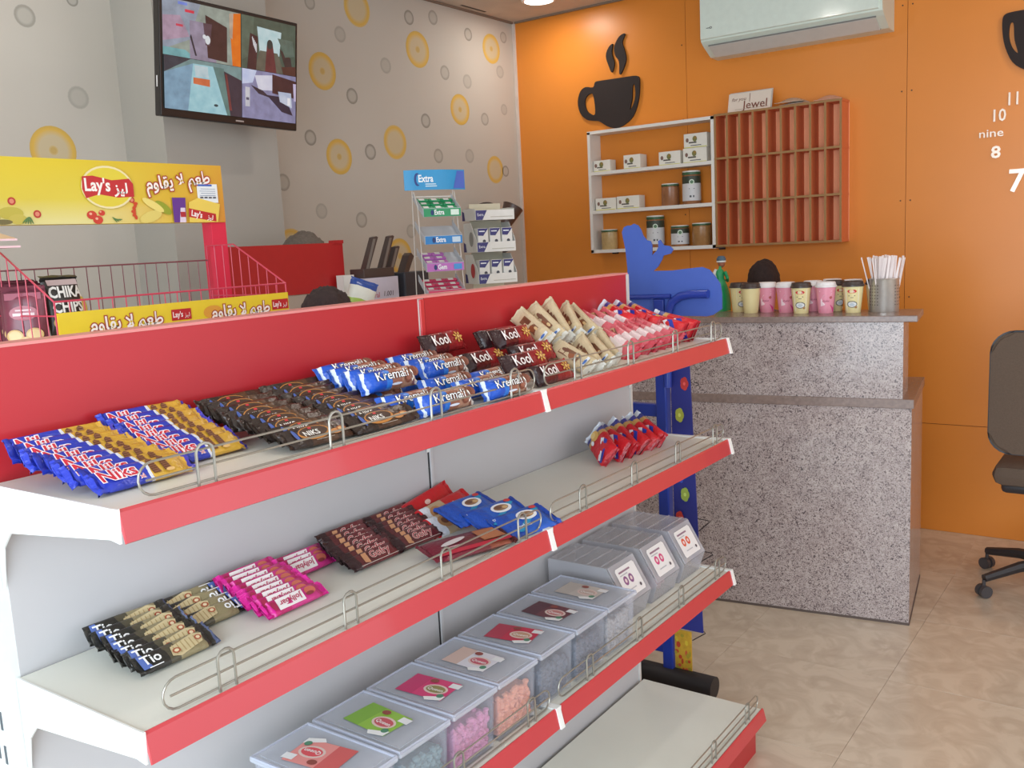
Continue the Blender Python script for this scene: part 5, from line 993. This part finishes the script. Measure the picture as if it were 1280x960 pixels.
# chewing gum rack
gx = 2.365
gr = empty('gum_rack', (gx, 1.42, 1.30), (0, 0, R_(-28)), label='wire chewing gum rack with curved blue header and four trays', cat='display rack'); gr.scale = (0.72, 0.8, 1)
bm = NB()
for s in (-1, 1): tube(bm, [(s * 0.125, 0.06, 0.0), (s * 0.125, 0.02, 0.58)], 0.003, 6); tube(bm, [(s * 0.125, -0.08, 0.0), (s * 0.118, -0.03, 0.50), (s * 0.125, 0.0, 0.56)], 0.003, 6)
for z in (0.01, 0.3, 0.54): tube(bm, [(-0.125, 0.06 - z * 0.07, z), (0.125, 0.06 - z * 0.07, z)], 0.003, 6)
link('wire_frame', smooth_mesh(bm), mat('white_wire', (214, 208, 200), 0.4), gr)
bm = NB(); n = 12
vs = [[bm.verts.new((-0.185 + 0.37 * i / n, -0.055 + 0.035 * ((i / n - 0.5) * 2) ** 2, z)) for z in (0.565, 0.645)] for i in range(n + 1)]
for i in range(n): bm.faces.new((vs[i][0], vs[i + 1][0], vs[i + 1][1], vs[i][1]))
r = bmesh.ops.extrude_face_region(bm, geom=bm.faces[:]); bmesh.ops.translate(bm, verts=[v for v in r['geom'] if isinstance(v, bmesh.types.BMVert)], vec=(0, 0.003, 0))
hb = link('header_board', smooth_mesh(bm), mat('sky_blue_card', (46, 150, 206), 0.35), gr)
p = Print(); p.ell(-0.115, 0.607, 0.018, 0.026, (30, 60, 130)); p.ell(-0.106, 0.607, 0.015, 0.021, (46, 150, 206)); p.text('Extra', -0.068, 0.609, 0.040, (240, 246, 250), bold=0.001); p.rect(-0.072, 0.586, -0.010, 0.590, (206, 230, 240)); p.rect(-0.072, 0.578, -0.005, 0.582, (206, 230, 240)); p.poly([(0.10, 0.57), (0.18, 0.57), (0.18, 0.64), (0.13, 0.64)], (80, 110, 200))
p.build('lettering', hb, PRINT, surf=lambda x, y: 0.0555 - 0.035 * ((x / 0.185)) ** 2, rot=(R_(90), 0, 0))
for k, (c1, c2_, tx_, zz) in enumerate([((40, 150, 96), (220, 240, 226), 'Extra', 0.455), ((40, 130, 200), (200, 220, 236), 'Extra', 0.345), ((190, 110, 190), (70, 150, 220), 'Gem', 0.235), ((206, 60, 100), (240, 200, 210), '', 0.125)]):
    tr = empty('tray', (0, -0.02, zz)); tr.parent = gr
    bm = NB(); box(bm, -0.115, -0.075, 0.0, 0.115, -0.072, 0.035); prism(bm, [(-0.072, 0.0), (-0.072, 0.003), (0.05, 0.075), (0.05, 0.072)], 'X', -0.115, 0.115)
    for s in (-1, 1): prism(bm, [(-0.072, 0.0), (-0.072, 0.035), (0.05, 0.10), (0.05, 0.072)], 'X', s * 0.1155 - 0.001, s * 0.1155 + 0.001)
    link('tray_shell', mesh(bm), mat('clear_tray', (206, 210, 216), 0.3, alpha=0.7), tr)
    bm = NB(); box(bm, -0.112, -0.078, 0.001, 0.112, -0.0755, 0.033); l_ = link('tray_label', mesh(bm), mat('tray_card_%d' % k, c1, 0.4), tr)
    p = Print()
    if tx_: p.ell(-0.062, 0.017, 0.010, 0.011, (30, 50, 110)); p.text(tx_, -0.02, 0.017, 0.028, (245, 248, 250), bold=0.0007); p.rect(0.05, 0.006, 0.10, 0.028, c2_)
    else: p.rect(-0.1, 0.01, 0.1, 0.02, c2_)
    p.build('lettering', l_, PRINT, loc=(0, -0.0785, 0), rot=(R_(90), 0, 0))
if True:
    rnd = random.Random(12)
    gm = NB(); box(gm, -0.026, -0.008, -0.005, 0.026, 0.008, 0.005, 0.0015); gme = {}
    base_me = mesh(gm)
    for k, (c1, zz, cols) in enumerate([((40, 150, 96), 0.455, 'green'), ((190, 110, 190), 0.235, 'pink and blue'), ((206, 60, 100), 0.125, 'red')]):
        me = base_me.copy(); me.materials.append(mat('gum_' + cols.split()[0], c1, 0.35, noise=0.1)); M = Matrix.Translation((gx, 1.42, 1.30)) @ Matrix.Rotation(R_(-28), 4, 'Z') @ Matrix.Diagonal((0.72, 0.8, 1, 1))
        for a in range(3):
            for b_ in range(4):
                if k == 1 and a == 2: continue
                lx = -0.075 + a * 0.075; t_ = 0.12 + b_ * 0.23; ly = -0.02 - 0.072 + 0.122 * t_; lz = zz + 0.003 + 0.072 * t_ + 0.008
                wv = M @ Vector((lx, ly, lz))
                o = link('gum_pack', me, None, loc=wv, rot=(R_(30), 0, R_(-28 + rnd.uniform(-4, 4)))); tag(o, '%s gum pack, %s row, %s, in the %s gum tray' % (cols, ['front', 'second', 'third', 'back'][b_], ['left', 'centre', 'right'][a], {0: 'top', 1: 'third', 2: 'lowest'}[k]), 'gum pack', '%s gum packs' % cols)
                s_ = NB(); box(s_, -0.014, -0.0075, 0.0052, 0.009, 0.0075, 0.0058); link('white_band', mesh(s_), mat('white_plastic', (232, 230, 226), 0.4), o)
# white gum dispenser
wd = empty('gum_dispenser', (2.90, 1.55, 1.30), (0, 0, R_(-30)), label='white cardboard gum dispenser of three stepped trays with navy corners', cat='display box'); wd.scale = (0.80, 0.9, 1)
WC = mat('white_card', (226, 226, 222), 0.55); NV = (44, 40, 110)
bx('back_card', -0.08, 0.08, 0.0, 0.12, 0.084, 0.525, mat('cream_card', (206, 200, 178), 0.6), wd)
for k in range(3):
    z = 0.155 + k * 0.145; bm = NB()
    for s in (-0.122, 0.120): prism(bm, [(-0.09, z), (0.08, z), (0.08, z + (0.135 if k < 2 else 0.055)), (-0.02, z + (0.135 if k < 2 else 0.055)), (-0.09, z + 0.05)], 'X', s, s + 0.002)
    box(bm, -0.120, -0.092, z, 0.120, -0.090, z + 0.045); box(bm, -0.12, -0.09, z, 0.12, 0.08, z + 0.003); tr = link('tray', mesh(bm), WC, wd)
    p = Print(); p.poly([(-0.120, z + 0.001), (-0.08, z + 0.001), (-0.05, z + 0.044), (-0.120, z + 0.044)], NV); p.text('Extra', -0.092, z + 0.024, 0.018, (236, 240, 246)); p.rect(-0.03, z + 0.012, 0.11, z + 0.015, (186, 184, 170)); p.build('lettering', tr, PRINT, loc=(0, -0.0925, 0), rot=(R_(90), 0, 0))
    p = Print(); p.poly([(-0.089, z + 0.002), (-0.05, z + 0.002), (-0.06, z + 0.04), (-0.089, z + 0.048)], NV)
    k < 2 and p.ell(0.02, z + 0.06, 0.028, 0.034, [(190, 50, 60), (150, 150, 146)][k]); p.build('side_print', tr, PRINT, loc=(-0.1225, 0, 0), rot=(R_(90), 0, R_(-90))) if False else p.build('side_print', tr, PRINT, loc=(-0.1225, -0.0, 0), rot=(R_(90), 0, R_(-90)))
    if k < 2:
        M = Matrix.Translation((2.90, 1.55, 1.30)) @ Matrix.Rotation(R_(-30), 4, 'Z') @ Matrix.Diagonal((0.8, 0.9, 1, 1))
        for a in range(3):
            wv = M @ Vector((-0.076 + a * 0.076, -0.055, z + 0.004))
            t = empty('gum_bottle', wv, (0, 0, R_(-30)), label='white gum box with navy corner, %s in the %s dispenser tray' % (['left', 'middle', 'right'][a], ['bottom', 'middle'][k]), cat='gum box', group='white gum boxes')
            bm = NB(); box(bm, -0.027, -0.024, 0, 0.027, 0.024, 0.105, 0.004); link('carton', mesh(bm), WC, t)
            p = Print(); p.poly([(-0.026, 0.103), (0.026, 0.103), (0.0, 0.07), (-0.026, 0.072)], NV); p.rect(-0.02, 0.088, 0.008, 0.093, (230, 236, 244)); p.ell(0.004, 0.045, 0.008, 0.008, (60, 60, 70)); p.rect(-0.026, 0.01, 0.026, 0.026, (170, 186, 160)); p.build('printed_artwork', t, PRINT, loc=(0, -0.0244, 0), rot=(R_(90), 0, 0))
# pronged holder on a white box
BR = mat('dark_bronze_plastic', (76, 62, 58), 0.35, noise=0.1)
t = empty('paper_box', (2.21, 1.60, 1.30), label='white box with red and black handwriting under the pronged holder', cat='box')
bx('carton', -0.100, 0.0, 0, 0.098, 0.085, 0.222, mat('lilac_white', (206, 198, 212), 0.6), t)
p = Print(); p.text('Fal', -0.035, 0.150, 0.030, (190, 50, 80)); p.text('1.001', 0.035, 0.152, 0.030, (60, 40, 50), shear=0.2); p.build('handwriting', t, PRINT, loc=(0, -0.0004, 0), rot=(R_(90), 0, 0))
t = empty('pronged_holder', (2.21, 1.64, 1.5225), label='dark holder with slanted upright prongs standing on the white box', cat='holder')
bx('base_block', -0.098, -0.035, 0.0, 0.085, 0.045, 0.038, BR, t, bev=0.003)
for (xx, h, dy_) in [(-0.085, 0.128, 0.0), (0.012, 0.130, 0.0), (0.065, 0.085, 0.0)]:
    bm = NB(); prism(bm, [(xx, 0.036), (xx + 0.026, 0.036), (xx + 0.026 + h * 0.5, 0.036 + h), (xx + 0.018 + h * 0.5, 0.040 + h), (xx + h * 0.5, 0.036 + h)], 'Y', -0.03, -0.005); link('prong', mesh(bm), BR, t)
    bm = NB(); prism(bm, [(xx + 0.006, 0.036), (xx + 0.020, 0.036), (xx + 0.018 + h * 0.44, 0.030 + h), (xx + 0.004 + h * 0.44, 0.030 + h)], 'Y', -0.0315, -0.0302); link('prong_face', mesh(bm), mat('grey_face', (120, 112, 106), 0.35), t)
t = empty('card_terminal', (2.42, 1.60, 1.30), label='dark slate box with slanted arm beside the pronged holder', cat='device')
bx('terminal_body', -0.07, 0, 0, 0.09, 0.085, 0.235, mat('slate_plastic', (52, 54, 62), 0.4), t, bev=0.006)
bm = NB(); prism(bm, [(-0.06, 0.233), (-0.03, 0.233), (0.01, 0.30), (-0.005, 0.315), (-0.02, 0.305)], 'Y', 0.01, 0.05); link('arm', mesh(bm), BR, t)
# wipes packet and white box between
t = empty('wipes_pack', (1.995, 1.53, 1.30), (0, 0, R_(-20)), label='white, green and blue wipes pack beside the red panel', cat='packet')
bm_ = film_mesh(0.20, 0.12, 0.06, 5, fin=0.01, power=2.2, crump=0.003); o = link('pouch', bm_, ramp_mat('wipes_film', [(-.15, (40, 70, 150)), (-0.06, (220, 226, 210)), (-0.01, (160, 190, 80)), (0.02, (226, 230, 220)), (0.07, (44, 80, 160))], wob=0.012, wscale=12), t, loc=(0, 0, 0.125), rot=(R_(90), R_(-70), 0))
tag(bx('small_carton', 2.03, 1.64, 1.30, 2.09, 1.68, 1.540, WC), 'small plain white carton standing behind the wipes pack', 'box')
# brown cones at the corner
t = empty('cone_holder', (4.21, YG, 1.65), label='pair of brown cone-shaped cups on a wire bracket in the wall corner', cat='wall holder')
BC = mat('smoky_brown_plastic', (92, 70, 62), 0.3, noise=0.15)
def cone(bm, p0, p1, r0, r1):
    p0, p1 = Vector(p0), Vector(p1); n = 6
    tube(bm, [p0.lerp(p1, k / n) for k in range(n + 1)], [r0 + (r1 - r0) * (k / n) for k in range(n + 1)], 20)
for (a, b_) in [((-0.16, -0.10, 0.08), (-0.24, -0.14, 0.20)), ((-0.04, -0.12, 0.07), (0.03, -0.16, 0.21))]:
    bm = NB(); cone(bm, a, b_, 0.03, 0.066); link('cone', smooth_mesh(bm), BC, t); bm = NB(); d_ = Vector(b_) - Vector(a); cone(bm, Vector(b_), Vector(b_) + d_ * 0.01, 0.068, 0.068); link('cone_rim', smooth_mesh(bm), mat('rim_dark', (50, 36, 34), 0.3), t)
bm = NB(); tube(bm, [(-0.17, -0.1, 0.09), (-0.10, -0.12, 0.02), (0.0, -0.12, 0.0)], [0.035, 0.05, 0.045], 14); bmesh.ops.create_uvsphere(bm, u_segments=14, v_segments=10, radius=0.055, matrix=Matrix.Translation((-0.06, -0.13, -0.02))); link('holder_body', smooth_mesh(bm), mat('body_dark', (56, 40, 38), 0.4), t)
bm = NB(); tube(bm, [(-0.05, 0.0, 0.06), (-0.05, -0.12, 0.06)], 0.006, 8); tube(bm, [(0.0, -0.12, 0.10), (0.12, -0.05, 0.13), (0.22, -0.02, 0.15)], 0.0025, 6); tube(bm, [(0.0, -0.12, 0.03), (0.14, -0.05, 0.05), (0.22, -0.02, 0.04)], 0.0025, 6); link('wire_bracket', smooth_mesh(bm), mat('dark_wire', (60, 54, 56), 0.4), t)

# ------------------------------------------------------------------ office chair
oc = empty('office_chair', (3.91, -0.70, 0), (0, 0, R_(0)), label='brown fabric office chair on castors cut by the right edge', cat='office chair')
FB = mat('brown_fabric', (96, 80, 68), 0.95, noise=0.15, scale=150, bump=0.3); BPl = mat('black_plastic', (46, 42, 44), 0.45)
bm = NB(); box(bm, -0.24, -0.24, 0.50, 0.26, 0.225, 0.60, 0.045); link('seat', smooth_mesh(bm), FB, oc)
bm = NB(); box(bm, -0.21, -0.21, 0.470, 0.22, 0.19, 0.52, 0.02); link('seat_shell', smooth_mesh(bm), BPl, oc)
# backrest, facing the room, rounded outline
def rrect(x0, z0, x1, z1, r, n=6):
    out = []
    for (cx, cz, a0) in ((x1 - r, z1 - r, 0), (x0 + r, z1 - r, 90), (x0 + r, z0 + r, 180), (x1 - r, z0 + r, 270)):
        for k in range(n + 1): a = R_(a0 + 90 * k / n); out.append((cx + r * math.cos(a), cz + r * math.sin(a)))
    return out
def backrest(name, m, y0, z0, y1, z1, xa, xb, r):
    bm = NB(); prism(bm, [(y, z) for y, z in rrect(y0, z0, y1, z1, r)], 'X', xa, xb); bmesh.ops.bevel(bm, geom=[e for e in bm.edges if e.calc_length() > 0 and abs(e.verts[0].co.x - e.verts[1].co.x) < 1e-6], offset=0.012, segments=3, affect='EDGES')
    for v in bm.verts: v.co.x += 0.10 * (v.co.z - z0) * 0.3 - 0.35 * (v.co.y) ** 2 * 0.6
    return link(name, smooth_mesh(bm), m, oc)
backrest('backrest', FB, -0.265, 0.655, 0.235, 1.165, -0.250, -0.205, 0.09); backrest('backrest_rim', BPl, -0.270, 0.648, 0.241, 1.172, -0.232, -0.222, 0.093)
bm = NB(); tube(bm, [(-0.20, 0.0, 0.80), (-0.22, 0.0, 0.62), (-0.20, 0.0, 0.50), (-0.05, 0.0, 0.46)], 0.022, 8); link('back_support', smooth_mesh(bm), BPl, oc)
bm = NB(); lathe(bm, [(0.045, 0.12), (0.03, 0.30), (0.022, 0.31), (0.022, 0.47), (0, 0.47)], 16); link('gas_lift', smooth_mesh(bm), BPl, oc)
for k in range(5):
    a = R_(133 + 72 * k); r_ = 0.33; e = (r_ * math.cos(a), r_ * math.sin(a)); bm = NB(); tube(bm, [(0.02 * math.cos(a), 0.02 * math.sin(a), 0.13), (e[0] * 0.5, e[1] * 0.5, 0.12), (e[0], e[1], 0.085)], [0.030, 0.024, 0.018], 8); lg = link('leg', smooth_mesh(bm), BPl, oc)
    bm = NB(); tg = Vector((-math.sin(a), math.cos(a), 0)); c0 = Vector((e[0], e[1], 0.028))
    for s in (-1, 1): tube(bm, [c0 + tg * s * 0.006, c0 + tg * s * 0.024], 0.027, 16)
    tube(bm, [c0, c0 + Vector((0, 0, 0.05))], 0.008, 8); link('castor', smooth_mesh(bm), mat('castor_grey', (70, 66, 68), 0.4), lg)

# ------------------------------------------------------------------ people
def person(loc, H, yaw, hair, label, shirt, seated=False, curl=0.5, seed=1):
    s = H / 1.75; t = empty('person', loc, (0, 0, yaw), label=label, cat='person')
    me = bpy.data.meshes.new('body'); V = []; E = []; Rr = []
    def v(x, y, z, r, link_to=None):
        V.append((x * s, y * s, z * s)); Rr.append(r * s)
        if link_to is not None: E.append((link_to, len(V) - 1))
        return len(V) - 1
    pel = v(0, 0, 0.95, 0.15); bel = v(0, 0, 1.10, 0.135, pel); che = v(0, 0, 1.30, 0.155, bel); nk0 = v(0, 0, 1.46, 0.075, che); nk = v(0.01, 0, 1.52, 0.058, nk0); 
    for sd in (-1, 1):
        h = v(0, sd * 0.10, 0.88, 0.095, pel); k = v(0.02, sd * 0.11, 0.50, 0.058, h); an = v(0, sd * 0.11, 0.09, 0.038, k); v(0.16, sd * 0.12, 0.035, 0.032, an)
        sh0 = v(0, sd * 0.17, 1.41, 0.062, che); el = v(-0.02, sd * 0.25, 1.12, 0.042, sh0); wr = v(0.10, sd * 0.24, 0.90, 0.027, el); pm = v(0.14, sd * 0.24, 0.84, 0.030, wr)
        for q, (o_, ln) in enumerate(((-0.024, 0.075), (-0.008, 0.085), (0.008, 0.080), (0.024, 0.062))):
            a_ = v(0.155, sd * 0.24 + o_, 0.80, 0.010, pm); b_ = v(0.165, sd * 0.24 + o_, 0.80 - ln * 0.5, 0.009, a_); v(0.155, sd * 0.24 + o_, 0.80 - ln, 0.007, b_)
        th_ = v(0.17, sd * 0.20, 0.83, 0.010, pm); v(0.185, sd * 0.19, 0.79, 0.008, th_)
    me.from_pydata(V, E, []); o = bpy.data.objects.new('tmp', me); C.objects.link(o)
    sk = o.modifiers.new('skin', 'SKIN')
    for i_, sv in enumerate(me.skin_vertices[0].data): sv.radius = (Rr[i_], Rr[i_]); sv.use_root = (i_ == 0)
    o.modifiers.new('sub', 'SUBSURF').levels = 1
    bpy.context.view_layer.update(); m2 = bpy.data.meshes.new_from_object(o.evaluated_get(bpy.context.evaluated_depsgraph_get())); bpy.data.objects.remove(o)
    m2.materials.clear()
    for mm in (mat('skin_tone', (150, 106, 82), 0.6), mat('shirt_%d' % seed, shirt, 0.9), mat('trousers', (48, 50, 62), 0.9), mat('shoe', (40, 34, 32), 0.6)): m2.materials.append(mm)
    for pz in m2.polygons:
        c = pz.center / s; pz.use_smooth = True
        pz.material_index = 3 if c.z < 0.08 else 2 if c.z < 0.98 and abs(c.y) < 0.2 else 1 if c.z < 1.47 and (c.z > 1.10 or abs(c.y) < 0.19) else 0
    link('body', m2, None, t)
    bm = NB(); bmesh.ops.create_uvsphere(bm, u_segments=24, v_segments=18, radius=1.0)
    for w in bm.verts:
        x, y, z = w.co; w.co = Vector((x * 0.098 * (1 - 0.12 * max(0, -z)), y * 0.076 * (1 - 0.22 * max(0, -z)), z * 0.115)) * s
        if x > 0.7 and abs(y) < 0.22 and -0.35 < z < 0.1: w.co.x += 0.020 * s
        if x > 0.6 and 0.2 < abs(y) < 0.55 and 0.0 < z < 0.25: w.co.x -= 0.008 * s
        w.co.z += 1.63 * s
    for sd in (-1, 1): bmesh.ops.create_uvsphere(bm, u_segments=8, v_segments=6, radius=0.024 * s, matrix=Matrix.Translation((0, sd * 0.076 * s, 1.62 * s)) @ Matrix.Scale(0.4, 4, (0, 1, 0)))
    hd_ = link('head', smooth_mesh(bm), mat('skin_tone', (150, 106, 82), 0.6), t)
    bm = NB()
    for sd in (-1, 1): bmesh.ops.create_uvsphere(bm, u_segments=8, v_segments=6, radius=0.011 * s, matrix=Matrix.Translation((0.084 * s, sd * 0.032 * s, 1.635 * s)))
    link('eyes', smooth_mesh(bm), mat('eye_dark', (40, 30, 28), 0.3), hd_)
    bm = NB(); tube(bm, [(0.088 * s, -0.022 * s, 1.565 * s), (0.094 * s, 0, 1.563 * s), (0.088 * s, 0.022 * s, 1.565 * s)], 0.005 * s, 6); link('mouth', smooth_mesh(bm), mat('lip', (150, 80, 70), 0.5), hd_)
    # hair cap with tufts
    bm = NB(); bmesh.ops.create_icosphere(bm, subdivisions=5, radius=1.0); rn = random.Random(seed)
    dirs = [Vector((rn.uniform(-1, 1), rn.uniform(-1, 1), rn.uniform(-0.2, 1))).normalized() for _ in range(90)]
    dele = []
    for w in bm.verts:
        d = w.co.normalized(); tuft = max(max(0, d.dot(q) - 0.965) / 0.035 for q in dirs)
        if d.z < -0.25 or (d.x > 0.45 and d.z < 0.45): dele.append(w); continue
        k_ = 1.12 + 0.10 * tuft * curl + 0.03 * curl * math.sin(d.x * 40 + d.y * 33) * math.cos(d.z * 37)
        k_ += 0.05 * curl * mnoise.noise(d * 9) + 0.035 * curl * mnoise.noise(d * 23)
        w.co = Vector((d.x * 0.100, d.y * 0.080, d.z * 0.117)) * k_ * s; w.co.z += 1.63 * s
    bmesh.ops.delete(bm, geom=dele, context='VERTS')
    link('hair', mesh(bm, smooth=True), mat('hair_%d' % seed, hair, 0.85, noise=0.4, scale=90), hd_)
    return t
person((2.115, 1.95, 0), 1.715, R_(100), (104, 94, 86), 'person standing behind the red panel, only grey-brown hair showing', (150, 150, 156), seed=2)
person((1.33, 1.00, 0), 1.515, R_(20), (58, 44, 44), 'person close behind the shelving, only the spiky dark hair top showing', (90, 60, 60), curl=1.2, seed=3)
person((3.90, 0.60, 0), 1.480, R_(10), (44, 28, 26), 'person behind the granite counter, only rounded black hair showing', (60, 70, 110), curl=0.6, seed=4)
# small purple-white bottle tip behind the straws
